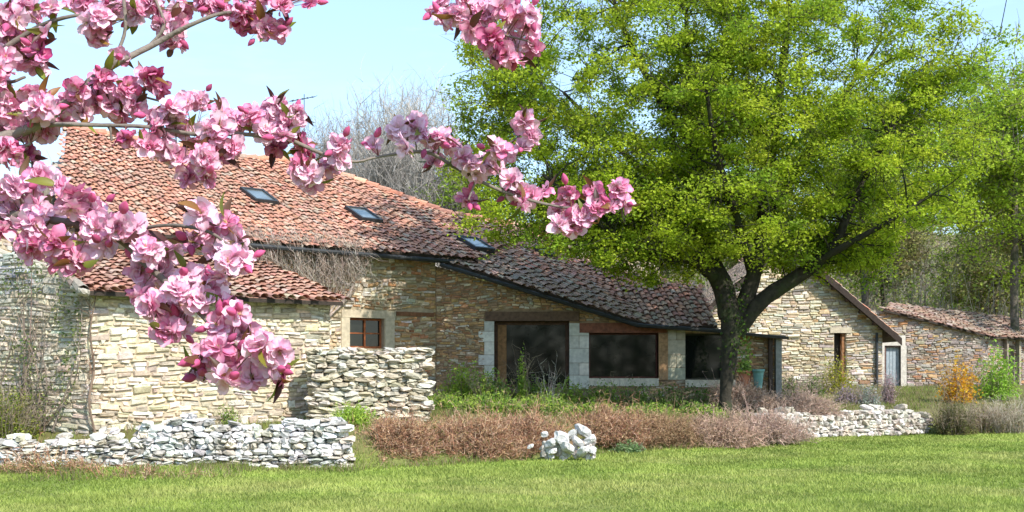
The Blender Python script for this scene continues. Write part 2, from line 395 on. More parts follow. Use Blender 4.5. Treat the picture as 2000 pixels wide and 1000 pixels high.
house = empty("farmhouse", (-1, 31.5, 1.0), "long stone farmhouse with red clay tile roof, three skylights and dark garden windows", "farmhouse")
mW = MB()
# main facade (t measured back from C0 toward the left): O at far left
TL = 12.2; Om = C0 - UW * TL
ftop = lambda u: 4.83
hw = (TL - 2.742, TL - 1.683, 2.33, 3.13)
def cmain(u, z):
    k = TL - u
    mixb = sm((1.9 - k) / 1.3) * .8 if z > 1 else .5  # browner towards the corner: infill stone, plus tree shade put into the colour
    if 3.2 < z and k < 5.5: mixb = max(mixb, .25)
    return one(brown) if rng.random() < mixb else one(cream)
jb = (TL - 1.66, TL - 1.36, 2.33, 3.13)      # pale dressed jamb right of the window
lh = (TL - 1.3, TL - .08, 3.22, 3.33)        # old wooden lintel of a walled-up opening
lp = (TL - 3.0, TL - 2.75, 2.33, 3.13)
lt = (TL - 3.0, TL - 1.36, 3.13, 3.33)
hs = [hw, jb, lh, lp, lt]
stone_face(mW, [*Om, 0], UW, NW, 0, TL, .5, ftop, hs, cmain, ch=(.06, .11), ln=(.1, .36))
wall_core(mW, Om, UW, NW, 0, TL, .3, ftop, [hw], [], .4, (.42, .34, .23), 1)
# window wall, facing the lawn
Oc = np.array([-2.11, 31.0]); UX = np.array([1., 0]); NY = np.array([0, -1.])
def wx(px): return (px - 1000) / F * 31 + 2.11
def wz(py): return CAMZ + (HOR - py) / F * 31
ks_u = [0, wx(1240), wx(1400), wx(1525)]; ks_z = [4.62, 3.02, 2.82, 2.70]
t2 = lambda u: float(np.interp(u, ks_u, ks_z))
D1 = (wx(965), wx(1112), wz(758), wz(627)); W2 = (wx(1150), wx(1286), wz(739), wz(650)); W3 = (wx(1338), wx(1436), wz(742), wz(651))
L1 = (wx(948), wx(1131), wz(627), wz(609)); L2 = (wx(1128), wx(1302), wz(650), wz(631))
Q1 = (wx(946), wx(965), wz(758), wz(627)); Q2 = (wx(1112), wx(1150), wz(760), wz(631)); Q3 = (wx(1286), wx(1338), wz(742), wz(645)); S2 = (wx(1150), wx(1286), wz(754), wz(739)); S3 = (wx(1338), wx(1436), wz(756), wz(742))
H2 = [D1, W2, W3, L1, L2, Q1, Q2, Q3, S2, S3]
def cwin(u, z): return one(brown) if rng.random() < .85 else one(cream)
stone_face(mW, [*Oc, 0], UX, NY, 0.02, wx(1525), .7, t2, H2, cwin, ch=(.045, .085), ln=(.08, .28), prot=(.012, .04))
wall_core(mW, Oc, UX, NY, 0, wx(1525), .5, t2, [D1, W2, W3], ks_u, .4, (.28, .19, .11), 1)
# left gable end of the main house
GLd = norm(np.array([-12.3, 31.2]) - Om)
GLn = np.array([GLd[1], -GLd[0]]) * -1
GLl = 7.6; gt = lambda u: 4.55 + u / GLl * 3.0
stone_face(mW, [*Om, 0], GLd, GLn, 0, GLl, .5, gt, [], lambda u, z: one(grey), ch=(.09, .16))
wall_core(mW, Om, GLd, GLn, 0, GLl, .3, gt, [], [], .3, (.4, .36, .3), 1)
build("wall", mW, [M_stone, M_mortar], house)
zm_ = lambda x, y: 4.86 - .485 * (.64 * (x + 1.0) - .77 * (y - 31.3))
rt, rs = MB(), MB()
def cred(x, y):
    p = float(vnoise(np.array(x), np.array(y), 1.3, 21) * .6 + vnoise(np.array(x), np.array(y), .5, 22) * .4); c = one(red, .1)
    return c * (.66 + .66 * p) * (1 - .0) + np.array([.05, .05, .04]) * (p < .35)
mainpoly = [(-1.0, 31.3), (.84, 36.9), (-1.92, 35.2), (-5.06, 35.9), (-6.7, 36.1), (-8.15, 34.3), (-12.6, 31.6), (-9.75, 23.95)]
roof(rt, rs, mainpoly, zm_, (.64, -.77), cred)
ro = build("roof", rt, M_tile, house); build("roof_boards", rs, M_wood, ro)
# ridge tiles
mr_ = MB()
rid = [(-12.6, 31.6), (-8.15, 34.3), (-6.7, 36.1), (-5.06, 35.9), (-1.92, 35.2), (.84, 36.9), (1.93, 35.5)]
for a, b in zip(rid[:-1], rid[1:]):
    a = np.array(a); b = np.array(b); n = max(1, int(np.linalg.norm(b - a) / .36))
    for k in range(n):
        p = a + (b - a) * k / n; q = a + (b - a) * (k + 1.12) / n
        f = zm_ if b[0] < 1.5 else (lambda x, y: max(4.72 - .485 * (.64 * (x + 1.81) - .77 * (y - 30.6)), 2.95 + .5 * (y - 30.6)))
        tube(mr_, [[*p, f(*p) + .0 + rng.normal() * .006], [*q, f(*q) + .03]], [.11, .13], 10, one(red), 1)
build("ridge_tiles", mr_, M_tile, house)
# catslide roof over the window wall
z1 = lambda x, y: 4.72 - .485 * (.64 * (x + 1.81) - .77 * (y - 30.6))
z2 = lambda x, y: 2.95 + .5 * (y - 30.6)
lt1, ls1 = MB(), MB()
def cpur(x, y):
    k = sm((y - 31.5 + .25 * x - .2) / 2.0)  # purple-brown tiles near the eave: the tree's shade put into their colour
    return one(red) if rng.random() < k * .8 else one(purp)
roof(lt1, ls1, [(-1.9, 30.6), (3.9, 30.6), (1.93, 35.5), (.84, 36.9), (-1.0, 31.3), (-1.9, 31.0)], z1, (.64, -.77), cpur)
roof(lt1, ls1, [(3.9, 30.6), (5.65, 30.6), (5.6, 33.2), (4.02, 33.8), (1.93, 35.5)], z2, (.12, -1), cpur)
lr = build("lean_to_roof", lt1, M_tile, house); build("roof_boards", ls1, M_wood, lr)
# gutters and verge boards
mg = MB()
tube(mg, [[-1.95, 30.53, z1(-1.95, 30.5) - .1], [3.4, 30.53, z1(3.4, 30.53) - .1], [5.66, 30.53, 2.82]], [.055] * 3, 8, (.1, .1, .1), 1)
tube(mg, [[*(C0 - UW * 6.2 + NW * .5), 4.74], [*(C0 + UW * .7 + NW * .5), 4.72]], [.06, .06], 8, (.1, .1, .1), 1)
build("gutter", mg, M_dark, house)
def skylight(px, py, wdt=.78, lng=1.18, glass=None, zf=zm_, open_=0):
    # centre on the roof plane along the ray
    dx, dz = (px - 1000) / F, (HOR - py) / F
    lo, hi = 20., 45.
    for _ in range(50):
        m = (lo + hi) / 2
        if CAMZ + dz * m > zf(dx * m, m): lo = m
        else: hi = m
    c = np.array([dx * lo, lo, zf(dx * lo, lo)])
    A = np.array([.766, .643, 0]); g = np.array([.643, -.766, -.485]); g /= np.linalg.norm(g); n = np.cross(A, g); n = n if n[2] > 0 else -n
    def quadbox(mb, a0, a1, b0, b1, n0, n1, col):
        V = [c + A * a + g * b + n * k for a in (a0, a1) for b in (b0, b1) for k in (n0, n1)]
        mb.add(V, BOXF, col)
    mf = MB(); w2, l2 = wdt / 2, lng / 2
    for a0, a1, b0, b1 in ((-w2, -w2 + .07, -l2, l2), (w2 - .07, w2, -l2, l2), (-w2 + .07, w2 - .07, -l2, -l2 + .08), (-w2 + .07, w2 - .07, l2 - .08, l2)):
        quadbox(mf, a0, a1, b0, b1, -.02, .14, (.06, .06, .06))
    fr = build("skylight", mf, M_dark, house)
    mg2 = MB(); quadbox(mg2, -w2 + .07, w2 - .07, -l2 + .08, l2 - .08, .06, .11, (.1, .1, .1)); build("pane", mg2, M_skyglass, fr)
skylight(505, 388, .7, 1.02); skylight(709, 424, .7, 1.02); skylight(928, 481, .72, .95)
skylight(1062, 497, .5, .65, zf=z1)
# TV aerial on the ridge
ant = MB(); bz = 8.2
tube(ant, [[-6.55, 35.5, 7.8], [-6.55, 35.5, 10.45]], [.014, .012], 6, (.1, .1, .1), 1)
tube(ant, [[-6.95, 35.3, 10.18], [-6.25, 35.7, 10.42]], [.014, .014], 6, (.1, .1, .1), 1)
for k in range(6):
    f = k / 5; c = np.array([-6.95 + .7 * f, 35.3 + .4 * f, 10.18 + .24 * f]); v = np.array([-.1, .14, 0]) * (1.5 - .5 * f)
    tube(ant, [c - v, c + v], [.008, .008], 4, (.1, .1, .1), 1)
tag(build("roof_aerial", ant, M_dark, origin=(-6.55, 35.5, 7.8)), "thin television aerial on a mast above the farmhouse ridge", "aerial")

# windows
def facade_box(mb, O, U, N, h, n0, n1, col, mi=0): mb.fbox(O, U, N, h[0], h[1], n0, n1, h[2], h[3], col, mi)
def window(name, O, U, N, h, fw, fcol, rec=.2, mull=(), bars=(), parent=house, paint=M_wood):
    u0, u1, z0, z1_ = h; m = MB(); g = .003
    m.fbox(O, U, N, u0 + g, u0 + fw, -rec - .08, -rec, z0 + g, z1_ - g, fcol); m.fbox(O, U, N, u1 - fw, u1 - g, -rec - .08, -rec, z0 + g, z1_ - g, fcol)
    m.fbox(O, U, N, u0 + fw, u1 - fw, -rec - .08, -rec, z0 + g, z0 + fw, fcol); m.fbox(O, U, N, u0 + fw, u1 - fw, -rec - .08, -rec, z1_ - fw, z1_ - g, fcol)
    for q in mull: uu = u0 + (u1 - u0) * q; m.fbox(O, U, N, uu - fw * .4, uu + fw * .4, -rec - .07, -rec + .01, z0 + fw, z1_ - fw, fcol)
    for q in bars: zz = z0 + (z1_ - z0) * q; m.fbox(O, U, N, u0 + fw, u1 - fw, -rec - .065, -rec - .01, zz - fw * .3, zz + fw * .3, fcol)
    f = build(name, m, paint, parent)
    p = MB(); p.fbox(O, U, N, u0 + fw * .8, u1 - fw * .8, -rec - .05, -rec - .03, z0 + fw * .8, z1_ - fw * .8); build("pane", p, M_glass, f)
    return f
def blocks(O, U, N, h, n, cols, cut=None, name="pillar", parent=house, n1=.03, vari=.0, split=False):
    m = MB(); u0, u1, z0, z1_ = h; zs = np.linspace(z0, z1_, n + 1); zs[1:-1] += rng.normal(size=n - 1) * .03
    for i in range(n):
        a = u0 - (vari if i % 2 == 0 else 0)
        c = one(cols, .07)
        if split and i % 2: mid = (u0 + u1) / 2; m.fbox(O, U, N, a, mid - .006, -.28, n1, zs[i] + .006, zs[i + 1] - .006, c); m.fbox(O, U, N, mid + .006, u1, -.28, n1, zs[i] + .006, zs[i + 1] - .006, one(cols, .07))
        else: m.fbox(O, U, N, a, u1, -.28, n1 + rng.normal() * .003, zs[i] + .006, zs[i + 1] - .006, c)
    return build(name, m, M_cut, parent)
pale = [(.62, .60, .52), (.56, .54, .48), (.66, .62, .52)]
sw = window("window", Om, UW, NW, hw, .06, (.30, .09, .03), .12, (.5,), (.5,))
tag(sw, "small square red-brown wooden window")
m = MB(); facade_box(m, Om, UW, NW, jb, -.2, .025, (.52, .44, .32)); facade_box(m, Om, UW, NW, lp, -.2, .02, (.5, .43, .31)); facade_box(m, Om, UW, NW, lt, -.2, .028, (.5, .42, .3)); build("window_surround", m, M_cut, house)
m = MB(); facade_box(m, Om, UW, NW, lh, -.2, .05, (.2, .09, .045)); tag(build("lintel", m, M_wood, house), "rusty brown lintel over a walled-up doorway")
dr = window("glazed_door", Oc, UX, NY, D1, .10, (.09, .045, .025), .22, (.13,), ())
m = MB(); u0 = D1[0] + .1; m.fbox(Oc, UX, NY, u0, u0 + .24, -.215, -.19, D1[2] + .1, D1[3] - .1, (.24, .12, .045)); build("side_panel", m, M_wood, dr)
window("window", Oc, UX, NY, W2, .05, (.10, .03, .02), .2, (), ())
window("window", Oc, UX, NY, W3, .05, (.05, .05, .03), .2, (), ())
m = MB(); facade_box(m, Oc, UX, NY, L1, -.3, .06, (.13, .075, .045)); build("lintel", m, M_wood, house)
m = MB(); facade_box(m, Oc, UX, NY, (L2[0] + .05, L2[1], L2[2], L2[3]), -.3, .045, (.22, .08, .045)); build("lintel", m, M_wood, house)
blocks(Oc, UX, NY, Q1, 6, pale, name="quoin", vari=.16)
blocks(Oc, UX, NY, (Q2[0], Q2[1], Q2[2], Q2[3]), 5, pale, split=True)
blocks(Oc, UX, NY, (Q3[0] + .26, Q3[1], Q3[2], Q3[3]), 4, [(.42, .38, .28), (.5, .44, .34)], split=True)
m = MB(); facade_box(m, Oc, UX, NY, (Q3[0], Q3[0] + .255, Q3[2], Q3[3] - .1), -.25, .05, (.38, .22, .11)); build("post", m, M_wood, house)
for S in (S2, S3):
    m = MB(); facade_box(m, Oc, UX, NY, S, -.22, .07, (.62, .56, .44)); build("sill", m, M_cut, house)
# slate porch at the right end
m = MB(); m.add([[5.72, 30.5, 2.82], [7.5, 30.5, 2.66], [7.5, 31.0, 2.70], [5.72, 31.0, 2.86], [5.72, 30.5, 2.75], [7.5, 30.5, 2.59], [7.5, 31.0, 2.63], [5.72, 31.0, 2.79]], [[0, 1, 2, 3], [7, 6, 5, 4], [0, 4, 5, 1], [1, 5, 6, 2], [2, 6, 7, 3], [3, 7, 4, 0]], (.04, .035, .03))
build("porch_roof", m, M_wood, house)
m = MB(); m.box((7.02, 30.75, .9), (7.12, 30.87, 2.62), (.06, .04, .03)); build("post", m, M_wood, house)
m = MB(); m.box((7.2, 30.72, .9), (7.36, 30.9, 2.6), (.26, .26, .24)); build("post", m, M_cut, house)

# ------------------------------------------------------------------ annexe in front left
annex = empty("stone_annexe", (-5.8, 22.9, .7), "low cream stone annexe with scalloped clay tile eave left of the small window", "outbuilding")
F1 = np.array([-3.82, 24.57]) - NW * .3; LA = 5.25; F0 = F1 - UW * LA
mA = MB(); ta = lambda u: 3.30
cA = lambda u, z: one([(.60, .53, .40), (.66, .60, .48), (.54, .45, .31), (.62, .53, .37), (.5, .43, .33), (.68, .63, .54), (.46, .38, .28)])
stone_face(mA, [*F0, 0], UW, NW, 0, LA, .4, ta, [], cA, ch=(.06, .13), ln=(.1, .42))
wall_core(mA, F0, UW, NW, 0, LA, .2, ta, [], [], .4, (.48, .40, .28), 1)
ts = lambda u: 3.30 + u * .295
stone_face(mA, [*F0, 0], -NW, -UW, 0.0, 3.6, .4, ts, [], cA, ch=(.09, .16), ln=(.16, .42))
wall_core(mA, F0, -NW, -UW, 0.0, 3.6, .2, ts, [], [], .35, (.5, .44, .33), 1)
stone_face(mA, [*F1, 0], -NW, UW, 0, 3.5, .4, ts, [], cA, ch=(.09, .16))
wall_core(mA, F1, -NW, UW, 0.0, 3.5, .2, ts, [], [], .35, (.5, .44, .33), 1)
build("wall", mA, [M_stone, M_mortar], annex)
za = lambda x, y: 3.38 - .295 * ((x - F1[0]) * .643 - (y - F1[1]) * .766)
q = lambda t, s: tuple(F1 - UW * t + NW * s)
at_, as_ = MB(), MB()
roof(at_, as_, [q(-.2, .42), q(-.2, -3.45), q(LA + .25, -3.45), q(LA + .25, .42)], za, (.643, -.766), lambda x, y: one([(.47, .24, .17), (.5, .28, .2), (.43, .2, .14), (.5, .35, .26), (.40, .22, .16)]), wd=.2, hh=.08)
r_ = build("roof", at_, M_tile, annex); build("roof_boards", as_, M_wood, r_)
m = MB(); v0 = q(LA + .3, .5); v1 = q(LA + .3, -3.4)
v0 = np.array(v0); v1 = np.array(v1)
for k in range(12):
    a_ = v0 + (v1 - v0) * k / 12; b_ = v0 + (v1 - v0) * (k + 1.15) / 12; tube(m, [[*a_, za(*a_) + .02 + rng.normal() * .01], [*b_, za(*b_) + .07]], [.12, .09], 8, one([(.52, .42, .33), (.5, .36, .26), (.42, .34, .28)]), 1)
    rocks(m, [[*a_, za(*a_) - .02]], [[.1, .12, .06]], np.array([.7]), np.array([[.4, .36, .3]]))
build("verge_tiles", m, M_tile, annex)
# wall with the climber, running off to the left from the annexe corner
gw = MB(); GD = norm(np.array([-.975, .22])); GN = np.array([GD[1], -GD[0]]); GN = GN if GN[1] < 0 else -GN; Og = F0 + GD * .02
tg = lambda u: float(np.interp(u, [0, .9, 1.9, 2.6, 5], [3.28, 3.75, 4.1, 4.25, 4.6])) + .04 * sin(u * 9)
cg = lambda u, z: one([(.42, .42, .42), (.5, .49, .47), (.34, .34, .35), (.52, .5, .44)]) if (u > 1.1 + rng.normal() * .2 and z > 3.25) else one([(.56, .49, .37), (.60, .54, .42), (.48, .4, .3), (.5, .45, .38)])
stone_face(gw, [*Og, 0], GD, GN, 0, 4.6, .4, tg, [], cg, ch=(.05, .11), ln=(.1, .4))
wall_core(gw, Og, GD, GN, 0, 4.6, .3, tg, [], [.45, .9, 1.4, 1.9, 2.3, 2.6, 3.2, 4], .35, (.42, .37, .29), 1)
tag(build("high_stone_wall", gw, [M_stone, M_mortar], origin=(-9.5, 21.6, .6)), "tall cream and grey stone wall at the far left, covered by the climber", "wall")

# dry-stone walls
whites = [(.70, .69, .67), (.64, .62, .6), (.74, .73, .71), (.44, .43, .41), (.58, .52, .43), (.52, .49, .42), (.36, .34, .3)]
def dry_wall(name, p0, p1, z0, topf, thick, label, cols, sl=(.045, .14), sh=(.025, .06), rough=.15, lean=.12):
    p0 = np.array(p0, float); p1 = np.array(p1, float); L = np.linalg.norm(p1 - p0); U = (p1 - p0) / L; Nn = np.array([U[1], -U[0]])
    mb = MB(); C = []; S = []; R = []
    ang = math.atan2(U[1], U[0])
    zz = -.1
    while zz < 2.5:
        h = rng.uniform(*sh) ; any_ = False
        for row in (0, 1, 2):
            u = rng.uniform(-.1, .1)
            while u < L:
                l = rng.uniform(*sl); uc = u + l; g = p0 + U * uc; base = z0(g[0], g[1])
                if zz + h < topf(uc) - base + rng.normal() * .03 and uc < L + .05:
                    any_ = True; off = (thick / 2 - .12) * (1 - row) * (1 - lean * zz) + rng.normal() * .015
                    c = p0 + U * uc + Nn * off
                    C.append([c[0], c[1], base + zz + h]); S.append([l * 1.03, rng.uniform(.13, .2), h * rng.uniform(.85, 1.15)]); R.append(ang + rng.normal() * .08)
                u += 2 * l
        if not any_ and zz > 0: break
        zz += 2 * h * .93
    rocks(mb, C, S, np.array(R), pick(cols, len(C), .08), rough)
    c = (p0 + p1) / 2
    return tag(build(name, mb, M_white, origin=(c[0], c[1], z0(c[0], c[1]))), label, "wall")
g0 = lambda x, y: float(gz(x, y))
dry_wall("dry_stone_wall", (-7.0, 20.55), (-3.05, 20.75), lambda x, y: 0, lambda u: .70 + .08 * sin(u * 2.1) + .05 * sin(u * 7) + .12 * sm((u - .2) / .8) - .35 * sm((.35 - u) / .4) - .12 * sm((u - 3.4) / .5), .55, "longest bright white dry-stone wall at the lawn edge, left of the brown mound", whites)
dry_wall("dry_stone_wall", (-10.6, 20.0), (-7.05, 20.35), lambda x, y: 0, lambda u: .60 + .11 * sin(u * 1.3 + 1.4) + .06 * sin(u * 8) + .1 * sm((u - 2.4)), .5, "low tumbled white stone wall at the lower left corner below the climber", whites + [(.5, .45, .35)])
dry_wall("dry_stone_wall", (-4.25, 23.75), (-1.85, 23.95), lambda x, y: .65, lambda u: 2.2 + .03 * sin(u * 3), .5, "straight cream dry-stone wall with a crisp right end, under the small window", [(.52, .46, .35), (.47, .42, .32), (.56, .50, .40), (.40, .34, .24), (.50, .47, .40)], sl=(.08, .2), sh=(.035, .065))
dry_wall("dry_stone_wall", (5.9, 27.9), (11.4, 31.3), lambda x, y: .1, lambda u: .64 + .1 * sin(u * 1.7) + .05 * sin(u * 6), .5, "rubble dry-stone wall on the right between lawn and barn", [(.56, .52, .46), (.64, .60, .56), (.4, .36, .32), (.5, .43, .36)], sl=(.05, .13), sh=(.04, .08), rough=.14)
# heap of white blocks
HL = ["topmost big white block of the small heap at the lawn edge", "long pale white block on the left shoulder of the small heap", "leftmost mid-sized white block leaning on the small heap", "white block between the topmost one and the long left one",
      "square white block in the middle of the heap's right half", "white block at the right side of the heap under the topmost one", "large white block low in the middle of the heap", "lowest white block of the heap, resting on the grass", "small white stone poking out at the upper left of the heap",
      "small white stone at the lower right corner of the heap", "smallest white stone lying apart to the left of the heap", "small white stone at the foot of the heap's left side"]
for i, (px, py, r) in enumerate([(1140, 843, 16), (1098, 855, 17), (1076, 866, 12), (1118, 850, 12), (1128, 862, 12), (1152, 860, 11), (1108, 874, 13), (1138, 882, 11), (1064, 848, 8), (1157, 879, 8), (1036, 872, 6), (1080, 882, 8)]):
    d = 21.6 - (r * .01) + (900 - py) * .006; c = P(px, py, d); s = r * .78 / F * d
    m = MB(); rocks(m, [c], [[s * 1.25, s, s * .8]], np.array([rng.random() * 3]), np.array([(.68, .66, .64)]) * rng.uniform(.78, 1), .11, .3)
    tag(build("white_stone", m, M_white, origin=c), HL[i], "stone", "white blocks heaped at the lawn edge")
# small filler rubble under the heap, half sunk in soil
m = MB(); n = 60; c = np.array([P(px, py, 21.75) for px, py in zip(rng.uniform(1058, 1162, n), rng.uniform(862, 895, n))])
rocks(m, c, rng.uniform(.03, .07, (n, 3)), rng.random(n) * 3, pick([(.5, .47, .43), (.36, .32, .28)], n), .1, .3)
tag(build("rubble", m, M_white, origin=P(1110, 895, 21.75)), "small grey rubble packed beneath the heap of white blocks", "rubble", kind="stuff")

# ------------------------------------------------------------------ barn with gable, right
barn = empty("stone_barn", (9.9, 41, 1.1), "cream stone barn with steep gable end and narrow doorway behind the big tree", "barn")
mB = MB(); Ob = np.array([6.2, 41.0]); bw = 7.28; pk = 3.75
tb = lambda u: 3.25 + (6.25 - 3.25) * (u / pk if u < pk else (bw - u) / (bw - pk))
hb = ((1629 - 1000) / F * 41 - 6.2, (1652 - 1000) / F * 41 - 6.2, .9, 3.1)
def cb(u, z):
    return one(cream) if rng.random() < .85 - .4 * sm((u - 4.6) / 1.4) else one(grey + brown[:1])  # greyer to the right: shade from the wood put into the stone colours
stone_face(mB, [*Ob, 0], UX, NY, 0, bw, .6, tb, [hb], cb, ch=(.06, .12), ln=(.14, .5))
wall_core(mB, Ob, UX, NY, 0, bw, .4, tb, [hb], [pk], .4, (.44, .35, .23), 1)
mB.box((6.2, 41.4, .4), (6.6, 49, 3.2), (.5, .4, .26), 1); mB.box((13.08, 41.4, .4), (13.48, 49, 3.2), (.5, .4, .26), 1)
build("wall", mB, [M_stone, M_mortar], barn)
bt, bs = MB(), MB(); xp = 6.2 + pk
zr = lambda x, y: 6.42 - (x - xp) * .86; zl = lambda x, y: 6.42 - (xp - x) * .82
roof(bt, bs, [(xp, 40.6), (14.0, 40.6), (14.0, 49.3), (xp, 49.3)], zr, (1, 0), lambda x, y: one(purp + red[:2]), thick=.2)
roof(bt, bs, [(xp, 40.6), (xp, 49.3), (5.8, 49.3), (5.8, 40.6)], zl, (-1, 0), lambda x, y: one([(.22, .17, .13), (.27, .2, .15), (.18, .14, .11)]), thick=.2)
rr_ = build("roof", bt, M_tile, barn); build("roof_boards", bs, M_wood, rr_)
m = MB()
for k in range(7):
    x = 10.6 + k * .5; m.box((x, 40.62, zr(x, 0) - .34), (x + .1, 41.0, zr(x, 0) - .24), (.08, .045, .03))
m.add([[xp, 40.57, 6.42], [14.05, 40.57, zr(14.05, 0)], [14.05, 40.57, zr(14.05, 0) - .26], [xp, 40.57, 6.16], [xp, 40.61, 6.42], [14.05, 40.61, zr(14.05, 0)], [14.05, 40.61, zr(14.05, 0) - .26], [xp, 40.61, 6.16]],
      [[0, 1, 2, 3], [7, 6, 5, 4], [0, 4, 5, 1], [3, 2, 6, 7], [1, 5, 6, 2], [0, 3, 7, 4]], (.035, .022, .016))
build("verge_board", m, M_wood, barn)
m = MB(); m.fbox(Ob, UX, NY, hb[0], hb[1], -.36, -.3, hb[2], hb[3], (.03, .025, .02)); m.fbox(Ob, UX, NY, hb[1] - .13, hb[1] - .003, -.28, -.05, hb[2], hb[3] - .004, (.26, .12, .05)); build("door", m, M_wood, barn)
m = MB(); m.fbox(Ob, UX, NY, hb[0] - .15, hb[1] + .2, -.2, .06, hb[3], hb[3] + .2, (.5, .43, .32)); build("lintel", m, M_cut, barn)
m = MB(); tube(m, [[13.25, 40.9, 3.1], [13.25, 40.9, .9]], [.05, .05], 8, (.1, .1, .1), 1); build("drainpipe", m, M_dark, barn)

# ------------------------------------------------------------------ shed with blue door
shed = empty("stone_shed", (17, 45, 1.1), "long low grey-brown stone shed with pale blue door at the right edge", "shed")
mS = MB(); Os = np.array([14.0, 45.0]); tsd = lambda u: 4.12 - .24 * max(u - .7, 0)
X45 = lambda px: (px - 1000) / F * 45 - 14.0
Z45 = lambda py: CAMZ + (HOR - py) / F * 45
hd = (X45(1727), X45(1759), Z45(757), Z45(675)); hl = (X45(1716), X45(1768), Z45(675), Z45(655)); hj1 = (X45(1716), X45(1727), Z45(757), Z45(675)); hj2 = (X45(1759), X45(1770), Z45(757), Z45(675))
cs = lambda u, z: one(grey) * .85 if rng.random() < .72 else one(brown) * .85
stone_face(mS, [*Os, 0], UX, NY, 0, 4.8, .6, tsd, [hd, hl, hj1, hj2], cs, ch=(.05, .1), ln=(.12, .42))
wall_core(mS, Os, UX, NY, 0, 4.8, .4, tsd, [hd], [.7], .4, (.36, .3, .25), 1)
US = norm(np.array([3.1, 2.2])); NS = np.array([US[1], -US[0]]); Os2 = np.array([18.8, 45.05]); ho = (1.5, 2.3, .8, 2.75)
stone_face(mS, [*Os2, 0], US, NS, 0, 4.5, .6, lambda u: 3.0, [ho], cs, ch=(.05, .1), ln=(.12, .42))
wall_core(mS, Os2, US, NS, 0, 4.5, .4, lambda u: 3.0, [ho], [], .3, (.36, .3, .25), 1)
build("wall", mS, [M_stone, M_mortar], shed)
zs_ = lambda x, y: 4.22 - .25 * (x - 14.9) + .35 * (y - 45)
st, ss = MB(), MB()
roof(st, ss, [(14.7, 44.75), (19.1, 44.75), (22.9, 47.3), (22.9, 50), (15.7, 46.3)], zs_, (.58, -.81), lambda x, y: one([(.30, .20, .15), (.34, .24, .18), (.27, .19, .15), (.38, .3, .24), (.32, .19, .14)]))
r_ = build("roof", st, M_tile, shed); build("roof_boards", ss, M_wood, r_)
m = MB(); m.fbox(Os, UX, NY, hd[0], hd[1], -.2, -.14, hd[2], hd[3], (.30, .35, .38))
for k in range(1, 5): uu = hd[0] + (hd[1] - hd[0]) * k / 5; m.fbox(Os, UX, NY, uu - .008, uu + .008, -.139, -.13, hd[2], hd[3], (.2, .24, .27))
dd_ = build("door", m, M_paint, shed); tag(dd_, "pale blue-grey plank door")
m = MB(); m.fbox(Os, UX, NY, hd[0], hd[0] + .08, -.13, -.02, hd[2], hd[3], (.12, .07, .06)); m.fbox(Os, UX, NY, hd[0] + .08, hd[1], -.13, -.02, hd[3] - .06, hd[3], (.12, .07, .06)); build("frame", m, M_wood, dd_)
m = MB()
for hh_ in (hl, hj1, hj2): facade_box(m, Os, UX, NY, hh_, -.2, .04, (.52, .48, .42))
build("door_surround", m, M_cut, shed)
m = MB(); m.fbox(Os2, US, NS, ho[0], ho[1], -.28, -.24, ho[2], ho[3], (.02, .016, .014)); build("doorway", m, M_wood, shed)  # near-black sheet painted as the shade inside the opening
for u in (1.45, 2.35, 3.6):
    m = MB(); m.fbox(Os2, US, NS, u, u + .13, .06, .2, .8, 3.0, one([(.3, .24, .18)])); build("post", m, M_wood, shed)

# stone building half hidden behind the ridge
bk = empty("stone_outbuilding", (3, 42.3, 1.1), "stone building just showing above the lean-to ridge beneath the tree", "outbuilding")
m = MB(); Ok = np.array([.9, 42.0]); tk = lambda u: 6.95 - .26 * u
stone_face(m, [*Ok, 0], UX, NY, 0, 4.6, 3.5, tk, [], lambda u, z: one(cream), ch=(.09, .16), ln=(.2, .5))
wall_core(m, Ok, UX, NY, 0, 4.6, .5, tk, [], [], 3.0, (.5, .43, .3), 1); build("wall", m, [M_stone, M_mortar], bk)
bt, bs = MB(), MB()
roof(bt, bs, [(.7, 41.8), (5.7, 41.8), (5.7, 45.2), (.7, 45.2)], lambda x, y: 7.08 - .26 * (x - .9), (1, 0), lambda x, y: one(red + purp)); r_ = build("roof", bt, M_tile, bk); build("roof_boards", bs, M_wood, r_)

# ------------------------------------------------------------------ big tree
def crown_clumps(cen, rad, n, seed, zmin=None, shell=2.2, lump=.25):
    r2 = np.random.default_rng(seed); ks = r2.normal(size=(14, 3)) * 2.2; ph = r2.random(14) * 6.28; o = []
    while len(o) < n:
        v = r2.normal(size=3); v /= np.linalg.norm(v); nz_ = np.cos(ks @ v + ph).sum() / 14 ** .5
        r = r2.random() ** (1 / shell) * (1 - lump * .6 + lump * .6 * nz_)
        p = np.array(cen) + v * r * np.array(rad)
        if zmin is not None and p[2] < zmin(p): continue
        o.append(p)
    return np.array(o)
def skeleton(mb, nodes, rads, clumps, col, rmin=.012, sides=5, k=.62):
    """attach each clump to the nearest earlier node with a bent limb; returns nothing"""
    nodes = [np.array(p) for p in nodes]; rads = list(rads); root = nodes[0]
    order = np.argsort(np.linalg.norm(clumps - root, axis=1))
    for i in order:
        c = clumps[i]; A = np.array(nodes); d = c - A; dist = np.linalg.norm(d, axis=1)
        cost = dist + .8 * np.maximum(0, -d[:, 2]) + .0 * dist
        j = int(np.argmin(cost + .5 / (np.array(rads) * 30 + .3)))
        L = dist[j]; r0 = max(rmin, min(rads[j] * k, .012 + .016 * L))
        mid = A[j] + d[j] * .5 + rng.normal(size=3) * .08 * L + np.array([0, 0, .06 * L])
        tube(mb, [A[j], mid, c], [r0, r0 * .75, r0 * .45], sides, col, 2)
        nodes += [mid, c]; rads += [r0 * .75, max(rmin * .8, r0 * .5)]
